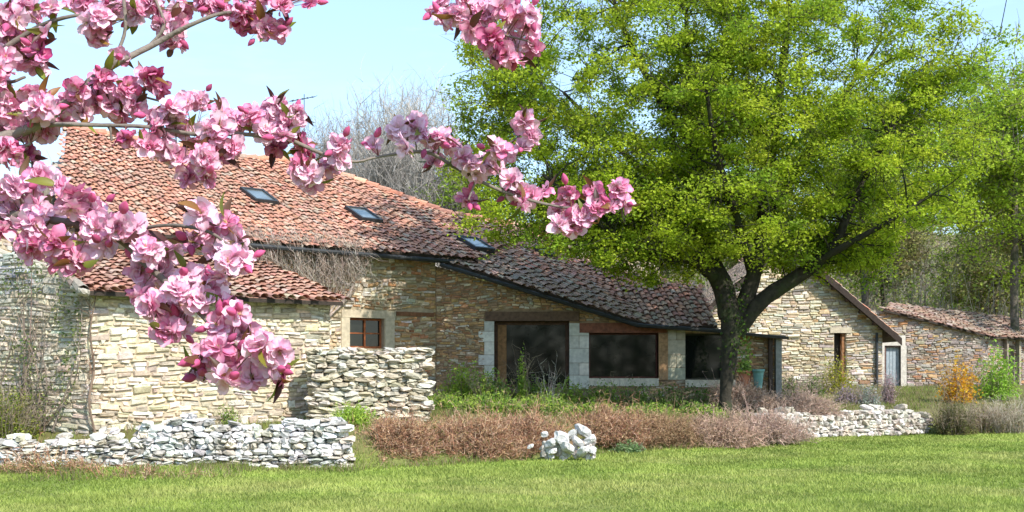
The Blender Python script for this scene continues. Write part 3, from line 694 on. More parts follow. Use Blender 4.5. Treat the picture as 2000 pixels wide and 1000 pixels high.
def big_tree():
    root = empty("shade_tree", (5.3, 28, .85), "huge spreading tree with fresh yellow-green leaves and mossy forked trunk in front of the house", "tree")
    d = 28.; q = lambda px, py, dd=0: P(px, py, d + dd)
    bark = (.036, .031, .022); mb = MB(); N_ = []; R_ = []
    def limb(pts, rad, sides=12):
        rad = [r_ * .8 for r_ in rad]
        pp = tube(mb, pts, rad, sides, bark, 5, .035); N_.extend(pp[3::3]); R_.extend(np.interp(np.arange(3, len(pp), 3), np.linspace(0, len(pp) - 1, len(rad)), rad))
    limb([q(1418, 812), q(1417, 770), q(1424, 700), q(1428, 640), q(1425, 590)], [.24, .18, .24, .31, .38], 16)
    limb([q(1425, 620), q(1412, 560, .1), q(1385, 500, .2), q(1375, 420, .3), q(1360, 300, .4), q(1345, 160, .3), q(1340, 30, .2)], [.34, .33, .30, .24, .18, .12, .06])
    limb([q(1395, 540), q(1350, 505, -.3), q(1300, 500, -.7), q(1240, 480, -1.1), q(1150, 420, -1.6), q(1060, 340, -1.8)], [.22, .19, .16, .13, .09, .05])
    limb([q(1432, 640), q(1462, 570, -.1), q(1485, 480, -.3), q(1495, 380, -.4), q(1520, 200, -.3), q(1540, 20, 0), q(1545, -150, 0)], [.27, .25, .22, .19, .15, .10, .05])
    limb([q(1440, 650), q(1485, 590, -.2), q(1550, 545, -.4), q(1600, 510, -.6), q(1635, 470, -.8), q(1655, 420, -.9), q(1700, 330, -1.0), q(1760, 220, -1)], [.24, .25, .22, .2, .15, .12, .09, .05])
    limb([q(1590, 515, -.6), q(1650, 480, -1.2), q(1740, 430, -1.8), q(1820, 380, -2)], [.12, .1, .07, .04])
    limb([q(1380, 470), q(1300, 380, 1), q(1200, 280, 2), q(1100, 180, 2.5)], [.17, .13, .1, .05])
    limb([q(1490, 430), q(1560, 330, 1.2), q(1640, 200, 2.2), q(1720, 80, 2.6)], [.15, .12, .09, .05])
    limb([q(1470, 540), q(1440, 430, -1), q(1400, 300, -2.2), q(1380, 180, -3)], [.15, .12, .09, .05])
    limb([q(1360, 300), q(1280, 180, .4), q(1220, 60, .6), q(1180, -60, .5)], [.13, .1, .08, .05])
    cen = P(1390, 170, 28)
    def zmin(p):
        px = 1000 + p[0] / p[1] * F
        py = np.interp(px, [850, 930, 1000, 1120, 1220, 1330, 1420, 1520, 1600, 1680, 1780, 1860, 1950], [380, 455, 475, 500, 548, 562, 500, 530, 550, 592, 585, 510, 420])
        return CAMZ + (HOR - py) / F * p[1]
    cl = crown_clumps(cen, (6.7, 5.6, 6.8), 1150, 3, zmin, 1.9, .26)
    # lower skirt drooping around the rim
    sk = [crown_clumps(P(1390, 400, 28), (5.6, 4.6, 2.0), 130, 5, zmin, 2.5, .2), crown_clumps(P(1160, 400, 27.2), (3.2, 2.8, 2.2), 160, 6, zmin, 2, .2), crown_clumps(P(1290, 470, 27.6), (2.2, 2.2, 1.3), 90, 11, zmin, 2, .2), crown_clumps(P(1740, 340, 27), (2.6, 2.4, 2.3), 90, 7, zmin, 2, .2), crown_clumps(P(1620, 495, 28.2), (1.7, 1.8, 1.1), 75, 8, zmin, 2, .2), crown_clumps(P(990, 220, 28), (1.7, 2, 2.9), 120, 9, zmin, 2, .2), crown_clumps(P(1800, 180, 28), (1.6, 2.5, 3), 70, 10, zmin, 2, .2)]; cl = np.concatenate([cl] + sk)
    skeleton(mb, N_, R_, cl, bark)
    # fine twigs at clumps
    tp = np.repeat(cl, 5, 0) + rng.normal(size=(len(cl) * 5, 3)) * .1
    twigs(mb, tp, rng.normal(size=tp.shape) + [0, 0, .3], rng.uniform(.4, .9, len(tp)), .009, np.array(bark) * 1.2, 3, .2)
    build("trunk", mb, M_bark, root, smooth=True)
    # leaves
    per = 165; n = len(cl) * per; ci = np.repeat(np.arange(len(cl)), per)
    sz = rng.uniform(.25, .62, len(cl))[ci, None]
    off = norm(rng.normal(size=(n, 3))) * (rng.random((n, 1)) ** .55) * sz * [1, 1, .62]
    C = cl[ci] + off; cols = np.array([(.42, .52, .035), (.35, .46, .03), (.50, .57, .05), (.24, .36, .03), (.38, .48, .035)])
    C[:, 2] -= .25 * np.abs(off[:, 0] * off[:, 1]) * 2; cc = cols[rng.integers(0, 5, len(cl))][ci] * (1 + .14 * rng.normal(size=(n, 1)))
    lb = MB(); leaves(lb, C, rng.uniform(.045, .11, n), cc, .5, .7)
    build("crown", lb, M_leaf, root)
    # ivy / moss sprays on the trunk
    iv = MB(); n = 520; t = rng.random(n); a = rng.random(n) * 2 * pi
    c = np.stack([np.interp(t, [0, 1], [5.6, 5.45]) + np.cos(a) * .33, 28 + np.sin(a) * .33, np.interp(t, [0, 1], [1.7, 4.0])], 1) + rng.normal(size=(n, 3)) * [.06, .06, .05]
    c = c[(c[:, 0] > 5.3) | (rng.random(n) < .25)]
    leaves(iv, c, .09, pick([(.10, .18, .03), (.14, .22, .03), (.07, .13, .03)], len(c)), .1, .8); build("ivy", iv, M_leaf, root)
big_tree()

# ------------------------------------------------------------------ other trees
def leafy_tree(x, y, h, r, ncl, per, cols, label, name="leafy_tree", lsz=(.1, .2), bark=(.12, .1, .08), crz=None, seed=0, clr=(.6, 1.0), group="trees in the wood behind the buildings"):
    z = g0(x, y); root = empty(name, (x, y, z), label, "tree", group)
    crz = crz or h * .36; mb = MB(); cen = np.array([x, y, z + h - crz])
    pts = [np.array([x, y, z - .2]), np.array([x + rng.normal() * .2, y, z + h * .3]), np.array([x + rng.normal() * .4, y, z + h * .6]), np.array([x + rng.normal() * .4, y, z + h * .78])]
    pp = tube(mb, pts, [h * .013, h * .011, h * .007, h * .003], 8, bark, 4, .03)
    cl = crown_clumps(cen, (r, r, crz), ncl, seed + 50, None, 2.2, .35)
    skeleton(mb, list(pp[3:]), list(np.linspace(h * .016, h * .004, len(pp) - 3)), cl, bark, .018, 4)
    tp = np.repeat(cl, 8, 0); twigs(mb, tp, rng.normal(size=tp.shape) + [0, 0, .6], rng.uniform(.7, 1.7, len(tp)), .014, np.array(bark) * 1.5, 3, .15)
    build("trunk", mb, M_bark, root, smooth=True)
    if per:
        n = ncl * per; ci = np.repeat(np.arange(ncl), per); sz = rng.uniform(*clr, ncl)[ci, None]
        C = cl[ci] + norm(rng.normal(size=(n, 3))) * rng.random((n, 1)) ** .5 * sz * [1, 1, .7]
        cc = np.array(cols)[rng.integers(0, len(cols), ncl)][ci] * (1 + .15 * rng.normal(size=(n, 1)))
        lb = MB(); leaves(lb, C, rng.uniform(*lsz, n), cc, .5, .7); build("crown", lb, M_leaf, root)
YG = [(.40, .54, .05), (.36, .5, .05), (.48, .58, .08)]; MG = [(.28, .42, .05), (.34, .46, .06)]; OL = [(.42, .42, .14), (.46, .40, .2), (.36, .4, .12)]
leafy_tree(21, 47, 15.3, 5.2, 300, 130, YG, "tall yellow-green tree at the top right behind the shed", seed=1)
leafy_tree(17.2, 55, 16.5, 4.8, 220, 120, YG + MG, "bright green tree between the big tree and the right edge", seed=2)
leafy_tree(25, 54, 14.5, 4.2, 200, 120, YG + OL, "yellow-green tree filling the right edge behind the shed roof", seed=21)
leafy_tree(29.5, 62, 15, 5, 180, 110, YG + OL, "outermost yellow-green tree at the right edge of the wood", seed=3)
leafy_tree(13.5, 62, 14, 4.8, 180, 110, OL + MG, "olive tree behind the barn roof", seed=4)
leafy_tree(8, 60, 13, 4.8, 170, 110, MG + OL, "darker green tree hidden behind the big tree trunk", seed=5)
leafy_tree(22, 66, 12, 5, 190, 90, OL, "brownish half-bare tree deeper in the wood above the shed roof", seed=6)
leafy_tree(26.5, 62, 9.5, 4, 160, 90, OL + MG, "low olive-brown tree above the right end of the shed roof", seed=7)
leafy_tree(31, 66, 14, 5, 120, 70, OL + YG, "mixed brown and green tree at the far right of the wood", seed=8)
leafy_tree(2.5, 62, 13, 4, 110, 80, MG + YG, "green tree behind the farmhouse ridge left of the big trunk", seed=9)
leafy_tree(-1.6, 50, 11.0, 2.6, 80, 90, MG + YG, "narrow green tree behind the ridge at the left edge of the big crown", seed=10)
leafy_tree(-21, 52, 9.5, 4, 90, 80, MG + OL, "dull green tree beyond the left end of the roof", seed=11)

def bare_tree(x, y, h, r, n, label, bark=(.3, .27, .24)):
    z = g0(x, y); root = empty("bare_tree", (x, y, z), label, "tree", "leafless trees behind the farmhouse"); mb = MB()
    pts = [np.array([x, y, z - .2]), np.array([x + rng.normal() * .2, y, z + h * .4]), np.array([x + rng.normal() * .3, y, z + h * .8])]
    pp = tube(mb, pts, [h * .018, h * .012, h * .004], 7, bark, 4)
    k = 46; t = rng.uniform(.15, 1, k); st = np.stack([np.interp(t, np.linspace(0, 1, len(pp)), pp[:, i]) for i in range(3)], 1)
    a = rng.random(k) * 2 * pi; D = np.stack([np.cos(a) * .55, np.sin(a) * .55, .9 + 0 * a], 1); L = r * 1.6 * (1.15 - .6 * t)
    p1 = twigs(mb, st, D, L, .035, np.array(bark), 6, .12, .08)
    s2 = p1[:, 1:].reshape(-1, 3); s2 = np.repeat(s2, 4, 0); D2 = rng.normal(size=s2.shape) * .7 + [0, 0, 1.0]
    p2 = twigs(mb, s2, D2, rng.uniform(.8, 2.0, len(s2)), .018, pick([bark, np.array(bark) * 1.25, np.array(bark) * .8], len(s2), .05), 3, .15)
    s3 = p2[:, 1:].reshape(-1, 3); s3 = s3[rng.random(len(s3)) < .9]; D3 = rng.normal(size=s3.shape) * .6 + [0, 0, 1.0]
    twigs(mb, s3, D3, rng.uniform(.5, 1.1, len(s3)), .012, pick([bark, np.array(bark) * 1.3], len(s3), .05), 2, .15)
    build("branches", mb, M_twig, root)
for i, (px, py, d, r, lb) in enumerate([(780, 175, 58, 3.2, "tallest pale leafless tree above the roof ridge"), (700, 205, 60, 3.2, "grey leafless tree left of the tallest bare tree"), (850, 190, 62, 3, "leafless tree touching the left edge of the big green crown"),
                                        (660, 245, 55, 2.6, "shorter leafless tree rising right behind the roof slope"), (800, 300, 52, 3, "low leafless tree in front of the taller bare trees"), (740, 300, 52, 3, "low grey thicket-like leafless tree just above the tiles"), (600, 270, 64, 3, "leafless tree mostly hidden by blossom above the ridge"), (860, 300, 50, 2.4, "low leafless tree beside the narrow green tree")]):
    x = (px - 1000) / F * d; bare_tree(x, d, (CAMZ + (HOR - py) / F * d) - g0(x, d), r, 0, lb, (.36, .33, .29) if i in (0, 2) else (.26, .235, .21))
# woodland understorey, far
mb = MB(); n = 5200; x = rng.uniform(4, 50, n); y = rng.uniform(56, 100, n); P0 = np.stack([x, y, gz(x, y)], 1)
twigs(mb, P0, rng.normal(size=(n, 3)) * .25 + [0, 0, 1], rng.uniform(2, 7, n), .035, pick([(.42, .39, .33), (.5, .44, .36), (.34, .32, .26)], n), 4, .1)
n = 80000; x = rng.uniform(-4, 50, n); y = rng.uniform(57, 105, n); hh = rng.random(n) * 6.5 * (.4 + vnoise(x, y, 4, 9))
leaves(mb, np.stack([x, y, gz(x, y) + hh], 1), rng.uniform(.14, .3, n), pick([(.4, .46, .12), (.46, .42, .22), (.46, .54, .1), (.42, .33, .24), (.3, .38, .12)], n), .5, .7)
tag(build("woodland_undergrowth", mb, M_leaf), "tangled brown and olive undergrowth of the wood behind the shed", "undergrowth", kind="stuff")

mb = MB(); n = 16000; x = rng.uniform(-70, 70, n); y = -42 + rng.normal(size=n) * 2.5; hh = rng.random(n) * (8 + 5 * vnoise(x, y * 0, 9, 5))
leaves(mb, np.stack([x, y, hh], 1), rng.uniform(.6, 1.1, n), pick([(.08, .12, .03), (.12, .16, .04), (.1, .09, .05)], n), .2, .8)
tag(build("reflection_hedge", mb, M_leaf), "unseen tall hedge added behind the viewer for the window panes to reflect", "hedge", kind="stuff")  # unseen leaf mass, added so the panes mirror something dark instead of sky

# ------------------------------------------------------------------ shrubs and climbers
def shrub(name, x, y, rx, ry, h, label, cat="shrub", cols=None, nl=900, ls=(.03, .06), twc=None, nt=300, tr=.006, group=None, z=None, spread=.7, up=.35, flat=0, tk=4, lo=0.0, m_l=None):
    z = g0(x, y) if z is None else z; root = empty(name, (x, y, z), label, cat, group)
    if nt:
        mb = MB(); a = rng.random(nt) * 2 * pi; q_ = rng.random(nt) ** .5
        bx = np.stack([x + np.cos(a) * q_ * rx * .6, y + np.sin(a) * q_ * ry * .6, np.full(nt, z - .03)], 1)
        D = np.stack([np.cos(a) * q_ * spread * rx / h, np.sin(a) * q_ * spread * ry / h, np.ones(nt)], 1) + rng.normal(size=(nt, 3)) * .12
        p = twigs(mb, bx, D, h * rng.uniform(.6, 1.05, nt) * (1.15 - .35 * q_), tr, pick(twc, nt), tk, .12, .1)
        s2 = p[:, 2:].reshape(-1, 3); twigs(mb, s2, rng.normal(size=s2.shape) * .6 + [0, 0, .6], rng.uniform(.12, .3, len(s2)) * h, tr * .7, pick(twc, len(s2)), 2, .2)
        build("stems", mb, M_twig, root)
    if nl:
        lb = MB(); v = norm(rng.normal(size=(nl, 3))); v[:, 2] = np.abs(v[:, 2]); rr = rng.random((nl, 1)) ** .45 * (.85 + .3 * np.sin(v[:, :1] * 7 + x) * np.cos(v[:, 1:2] * 6))
        C = np.array([x, y, z + lo * h]) + v * rr * [rx, ry, h * (1 - lo)]
        leaves(lb, C, rng.uniform(*ls, nl), pick(cols, nl), up, .6); build("foliage", lb, m_l or M_leaf, root)
    return root
mauve = [(.36, .24, .18), (.42, .26, .19), (.26, .16, .11), (.5, .40, .33), (.34, .19, .13), (.58, .5, .4), (.2, .13, .09), (.52, .42, .26), (.46, .36, .22)]
def mound(px, py, d, rx, ry, h, label, cols=mauve, nt=1500, name="heather_mound", lf=None, nl=2500):
    x = (px - 1000) / F * d; z = CAMZ + (HOR - py) / F * d; h = h * .78; rx = rx * 1.25; nt = int(nt * 1.25); root = empty(name, (x, d, z), label, "shrub", "brown twiggy mounds along the lawn edge"); cols = [tuple(np.array(c_) * np.array([.98, .80, .68])) for c_ in cols]
    mb = MB(); v = norm(rng.normal(size=(nt, 3))); v[:, 2] = np.abs(v[:, 2]); lump = 1 + .13 * np.sin(v[:, :1] * 9 + x) + .1 * np.cos(v[:, 1:2] * 8 + d)
    s = np.array([x, d, z]) + v * rng.uniform(.35, .85, (nt, 1)) * lump * [rx, ry, h]
    D = v * [1, 1, 1] * .8 + rng.normal(size=(nt, 3)) * .5 + [0, 0, .35]
    p = twigs(mb, s, D, rng.uniform(.1, .42, nt) * (.6 + .6 * (rng.random(nt) < .3)), .0075, pick(cols, nt), 3, .25)
    s2 = np.repeat(p[:, 1:].reshape(-1, 3), 2, 0); twigs(mb, s2, rng.normal(size=s2.shape) + [0, 0, .4], rng.uniform(.04, .12, len(s2)), .0052, pick(cols, len(s2)), 2, .3)
    build("stems", mb, M_twig, root)
    lb = MB(); v = norm(rng.normal(size=(nl, 3))); v[:, 2] = np.abs(v[:, 2]); C = np.array([x, d, z]) + v * rng.uniform(.3, .92, (nl, 1)) * [rx, ry, h]
    leaves(lb, C, rng.uniform(.03, .06, nl), pick(lf or [(.26, .12, .07), (.3, .18, .11), (.2, .17, .07), (.34, .25, .17), (.22, .26, .07)], nl), .3, .5); build("foliage", lb, M_leaf, root)
mound(780, 903, 21.9, .8, .8, 1.1, "left end of the dense brown mound beside the white wall", nt=2600, nl=5000)
mound(925, 898, 22.3, .95, .8, 1.08, "middle of the dense reddish brown mound below the glazed door", nt=2600, nl=5000)
mound(1030, 885, 22.9, .75, .7, .98, "rusty brown mound behind the heap of white blocks", nt=1900, nl=3500)
mound(1185, 868, 24.8, 1.0, .7, .98, "pinkish grey mound right of the heap of white blocks", nt=2100, nl=3500)
mound(1300, 872, 25.2, .85, .7, .85, "olive brown mound below the wide dark window", cols=[(.34, .28, .18), (.4, .32, .22), (.3, .22, .15)], nt=1700)
mound(1400, 873, 25.4, .85, .7, .82, "pale grey-brown mound just left of the tree foot", cols=[(.46, .38, .32), (.4, .33, .28), (.5, .42, .38)], nt=1700)
mound(1490, 862, 26.6, .9, .7, .82, "silvery mauve mound right of the tree foot", cols=[(.48, .42, .4), (.4, .33, .32), (.52, .46, .42)], nt=1700, lf=[(.3, .3, .24), (.42, .38, .34)])
mound(1560, 815, 29.5, .9, .6, .75, "silvery twiggy mound beside the rubble wall", cols=[(.48, .42, .4), (.4, .36, .34), (.52, .46, .42)], lf=[(.3, .32, .26), (.42, .38, .34)])
mound(1440, 800, 29.0, .8, .6, .75, "grey twiggy mound behind the tree trunk", cols=[(.48, .42, .38), (.4, .34, .3)], lf=[(.3, .32, .24), (.42, .38, .34)])
mound(90, 925, 19.2, 1.0, .5, .36, "straggly brown growth in front of the tumbled wall", nt=130, nl=1700, lf=[(.22, .26, .06), (.3, .3, .1), (.3, .2, .12)])
mound(270, 945, 18.6, 1.0, .5, .28, "thin brown weeds before the gap between the white walls", nt=90, nl=1500, lf=[(.22, .28, .06), (.3, .3, .1), (.3, .2, .12)])

GR = [(.34, .48, .06), (.42, .54, .09), (.24, .38, .06)]; DG = [(.10, .19, .04), (.15, .26, .05), (.2, .3, .07)]; tw = [(.25, .2, .14)]
def at(px, d): return (px - 1000) / F * d
shrub("green_shrub", at(905, 29), 29, .7, .5, 1.0, "bright green leafy shrub left of the glazed door", cols=GR, nl=2200, ls=(.05, .1), twc=tw, nt=60)
shrub("green_shrub", at(955, 28.6), 28.6, .6, .5, .85, "fresh green shrub at the foot of the glazed door's left quoin", cols=GR + DG, nl=1800, ls=(.05, .1), twc=tw, nt=60)
shrub("upright_shrub", at(1020, 28.8), 28.8, .16, .16, 1.35, "tall slim light-green shrub in front of the glazed door", cols=GR, nl=700, ls=(.04, .09), twc=tw, nt=20, spread=.2)
shrub("thin_shrub", at(1075, 28.8), 28.8, .4, .2, 1.25, "sparse grey-twigged shrub in front of the glazed door's right half", cols=[(.3, .32, .2)], nl=70, ls=(.04, .07), twc=[(.4, .37, .32)], nt=12, tr=.008, spread=.8)
for i, (px, d, c, lb) in enumerate([(1035, 29.4, DG + GR, "green hedge plant under the glazed door"), (1110, 29.4, GR, "yellowish hedge plant at the foot of the pale block pillar"), (1180, 29.2, DG + GR, "hedge plant under the left half of the wide window"), (1245, 29.2, DG, "dark hedge plant under the right half of the wide window"), (1310, 29.0, DG, "darkest hedge plant below the brown post"), (1372, 29.0, DG, "hedge plant just left of the big trunk")]):
    shrub("hedge_shrub", at(px, d), d, .66, .45, .74 if i > 1 else .62, lb, cols=c, nl=1700, ls=(.04, .09), twc=tw, nt=50, group="low hedge under the windows")
BEDL = ["loose green plant behind the left brown mound, under the main corner of the house", "leafy green plant between the reddish mound and the glazed door", "low green plant behind the rusty mound, below the block pillar", "straggly green plant behind the heap of white blocks, under the wide window", "low green-brown plant behind the olive mound", "small green plant at the left foot of the big trunk"]
for i, (px, d, h) in enumerate([(865, 26.5, .42), (960, 26.3, .5), (1060, 26.6, .5), (1160, 27.2, .38), (1265, 27.4, .36), (1365, 27.2, .38)]):
    shrub("bed_plant", at(px, d), d, .8, .6, h, BEDL[i], "plant", GR + DG + [(.35, .3, .15)], 1900, (.04, .1), tw + GR, 160, .006, "green plants in the bed before the windows")
shrub("yellow_shrub", at(1632, 38), 38, .75, .5, 1.35, "yellow-flowering shrub against the barn's narrow doorway", cols=[(.5, .45, .03), (.42, .42, .04), (.3, .34, .04)], nl=1800, ls=(.05, .1), twc=tw, nt=60)
shrub("orange_shrub", at(1872, 35), 35, .7, .6, 1.6, "orange and yellow leaved shrub before the shed's stone wall", cols=[(.75, .40, .03), (.75, .52, .05), (.62, .36, .06)], nl=1150, ls=(.07, .15), twc=[(.35, .25, .18)], nt=55, tr=.01)
shrub("light_green_shrub", at(1950, 36), 36, .85, .7, 1.8, "light green bush at the right end of the shed", cols=[(.3, .5, .06), (.36, .52, .08)], nl=2200, ls=(.07, .14), twc=tw, nt=60)
shrub("olive_shrub", at(1862, 30.7), 30.7, .62, .55, 1.0, "dark olive rounded bush at the right end of the rubble wall", cols=[(.13, .15, .04), (.2, .2, .07), (.26, .22, .1)], nl=4200, ls=(.04, .08), twc=tw, nt=200)
shrub("dry_shrub", at(1918, 31.2), 31.2, .6, .5, .85, "brownish half-dry bush between the dark olive bush and the buff stalks", cols=[(.3, .26, .12), (.36, .38, .12), (.28, .2, .12)], nl=1500, ls=(.04, .08), twc=[(.4, .3, .22), (.46, .38, .3)], nt=260)
shrub("dry_shrub", at(1975, 30.9), 30.9, .75, .5, .95, "dry buff-coloured stalks at the right edge of the lawn", cols=[(.34, .28, .18), (.3, .3, .12)], nl=900, ls=(.04, .08), twc=[(.42, .34, .25), (.5, .44, .36)], nt=400)
for i, (px, d, h, c, lb) in enumerate([(1655, 34, .6, [(.45, .36, .48), (.3, .26, .2)], "mauve-flowered low plant behind the rubble wall below the doorway"), (1695, 34, .65, [(.5, .54, .5), (.3, .36, .3)], "silvery low plant behind the middle of the rubble wall"), (1735, 34.5, 1.0, [(.62, .46, .5), (.4, .3, .3)], "tall pale pink plant in front of the blue door"), (1590, 36, .9, DG, "dark evergreen bush against the barn's left corner"), (1540, 36, .8, DG + [(.2, .15, .1)], "dark brownish bush left of the evergreen by the barn")]):
    shrub("border_plant", at(px, d), d, .45 if i != 2 else .22, .3, h, lb, "plant", c, 900, (.04, .09), tw + [(.4, .3, .32)], 90, .006, "plants in the border before the barn")
shrub("green_shrub", -9.6, 21.3, .9, .35, 1.05, "yellow-green bush at the foot of the climber at the left edge", cols=[(.32, .38, .05), (.24, .32, .05), (.38, .38, .08)], nl=3600, ls=(.03, .07), twc=tw, nt=160)
shrub("green_shrub", at(445, 22.3), 22.3, .25, .2, .55, "small green tuft against the annexe wall below the lowest blossom", cols=DG + GR, nl=600, ls=(.03, .06), twc=tw, nt=30)
shrub("green_tuft", at(690, 22.5), 22.5, .45, .5, .5, "grassy green tuft between the white wall and the brown mound", "plant", GR, 1500, (.04, .09), GR, 150)
shrub("green_tuft", at(1230, 24.0), 24.0, .4, .3, .28, "grey-green leafy tuft at the lawn edge right of the heap", "plant", [(.2, .32, .12), (.3, .4, .2)], 800, (.04, .08), tw, 20)
shrub("green_tuft", at(1535, 27.8), 27.8, .3, .3, .35, "bright green tuft at the lawn edge below the silvery mounds", "plant", GR, 800, (.04, .08), tw, 20)

# pots by the trunk
def pot(px, py, d, r, h, col, label, plant=None):
    c = P(px, py, d); root = empty("garden_pot", c, label, "pot"); m = MB(); th = np.arange(20) * 2 * pi / 20
    prof = [(.62, 0), (.72, .2), (.92, .75), (1, .86), (1.1, .87), (1.1, 1), (.95, 1), (.9, .85), (0.02, .84)]
    V = np.array([[c[0] + cos(t) * r * a, c[1] + sin(t) * r * a, c[2] + h * b] for a, b in prof for t in th]); k = len(prof)
    Fq = [[i * 20 + j, i * 20 + (j + 1) % 20, (i + 1) * 20 + (j + 1) % 20, (i + 1) * 20 + j] for i in range(k - 1) for j in range(20)]
    m.add(V, Fq, col); build("body", m, M_terra, root, smooth=True)
    if plant:
        lb = MB(); n = 300; v = norm(rng.normal(size=(n, 3))); v[:, 2] = np.abs(v[:, 2]); leaves(lb, c + [0, 0, h] + v * rng.random((n, 1)) ** .5 * [r, r, plant], .07, pick(DG + GR, n)); build("plant", lb, M_leaf, root)
pot(1455, 757, 29.8, .2, .45, (.52, .2, .11), "orange terracotta pot just right of the big trunk", .3)
pot(1481, 758, 29.6, .15, .5, (.15, .30, .27), "blue-green glazed pot beside the terracotta one")

# bare climber hanging from the main eave
cr = empty("bare_vine", (-5.2, 27.9, 2.6), "leafless grey vine hanging over the eave and wall above the annexe roof", "climber")
mb = MB()
def wallpt(t, s, z): q_ = C0 - UW * t + NW * s; return [q_[0], q_[1], z]
n = 950; t = 2.7 + 4 * rng.random(n); t = np.where(rng.random(n) < .25, rng.uniform(2.4, 3.4, n), t)
zt = 4.85 + rng.normal(size=n) * .2; ss_ = rng.uniform(.12, .5, n)
P0 = np.array([wallpt(a, b, c) for a, b, c in zip(t, ss_, zt)])
L = rng.uniform(.5, 1.5, n) * np.interp(t, [2.4, 3.2, 4, 7], [.35, .8, 1, 1])
vc = [(.36, .30, .25), (.28, .23, .19), (.44, .38, .32), (.32, .24, .19)]
twigs(mb, P0, np.array([0, 0, -1]) + rng.normal(size=(n, 3)) * [.42, .3, .2], L, .0062, pick(vc, n), 6, .28, .35)
# strands over the roof tiles
n = 260; t = rng.uniform(2.7, 7, n); s_ = rng.uniform(.3, .6, n); pb = np.array([wallpt(a, b, 0) for a, b in zip(t, s_)]); pb[:, 2] = [zm_(p[0], p[1]) + .1 for p in pb]
D = np.array([-.643, .766, .485]) + rng.normal(size=(n, 3)) * .4 + [0, 0, .12]; twigs(mb, pb, D, rng.uniform(.3, 2.2, n) * rng.random(n) ** 1.5, .006, pick(vc, n), 5, .2, .25)
for k in range(34):
    a = rng.uniform(2.6, 4.6); b = a + rng.uniform(-.9, .9)
    pts = [wallpt(3.55 + rng.normal() * .1, .12, 2.95 + rng.normal() * .1), wallpt((3.5 + a) / 2, .14, 3.45), wallpt(a, .16, 4.0 + rng.normal() * .15), wallpt(b, .3, 4.75)]
    tube(mb, pts, [.02, .016, .012, .007], 5, one(vc), 4)
tube(mb, [wallpt(3.75, .1, 2.4), wallpt(3.55, .12, 2.95), wallpt(3.35, .14, 3.5), wallpt(3.1, .16, 4.2)], [.035, .03, .025, .02], 7, (.2, .16, .13), 4)
build("stems", mb, M_twig, cr)
# climber on the left wall
cl_ = empty("climbing_plant", (-9.4, 22.9, .7), "half-leafless climber covering the far left stone wall", "climber")
mb = MB(); lb = MB()
sidept = lambda u, s, z: [*(F0 + GD * u + GN * s), z]
for k in range(26):
    u = rng.uniform(0, 3.6); v = u + rng.normal() * .7; zt = rng.uniform(2.2, 4.3)
    pts = [sidept(u * .7 + .6, .12, .6), sidept(np.clip((u + v) / 2, -.05, 3.8), .14, .6 + (zt - .6) * .5), sidept(np.clip(v, -.1, 3.8), .15, zt)]
    tube(mb, pts, [.022, .013, .006], 5, one([(.2, .16, .13), (.26, .2, .15)]), 4)
n = 420; uu = rng.uniform(-.1, 3.8, n); z_ = rng.uniform(.8, 4.0, n); P0 = np.array([sidept(a, .15, b) for a, b in zip(uu, z_)])
twigs(mb, P0, rng.normal(size=(n, 3)) * .6 + np.array([-UW[0] * .3, -UW[1] * .3, .2]), rng.uniform(.2, .5, n), .006, pick([(.24, .2, .16), (.34, .28, .22)], n), 3, .25)
n = 3000; uu = rng.uniform(0, 3.8, n); z_ = .8 + 3.3 * rng.random(n) ** .9; k = vnoise(uu, z_, .5, 12) > .58; uu, z_ = uu[k], z_[k]
P0 = np.array([sidept(a, .2 + rng.random() * .15, b) for a, b in zip(uu, z_)])
leaves(lb, P0, rng.uniform(.04, .08, len(P0)), pick([(.16, .2, .06), (.26, .28, .1), (.1, .16, .05)], len(P0)), 0, .7)
build("stems", mb, M_twig, cl_); build("foliage", lb, M_leaf, cl_)
mb = MB(); tube(mb, [[*(F0 + NW * .12 + UW * .05), .6], [*(F0 + NW * .14 - UW * .06), 1.2], [*(F0 + NW * .1 + UW * .05), 1.8], [*(F0 + NW * .13 - UW * .03), 2.5], [*(F0 + NW * .12 + UW * .08), 3.2]], [.028, .025, .02, .016, .012], 6, (.2, .14, .1), 4, .15)
for k in range(24):
    z = rng.uniform(.8, 3.1); twigs(mb, [[*(F0 + NW * .1), z]], [[rng.normal() * .5, -.2, rng.normal() * .5 + .3]], .35, .008, (.26, .15, .1), 3)
build("stems", mb, M_twig, cl_)

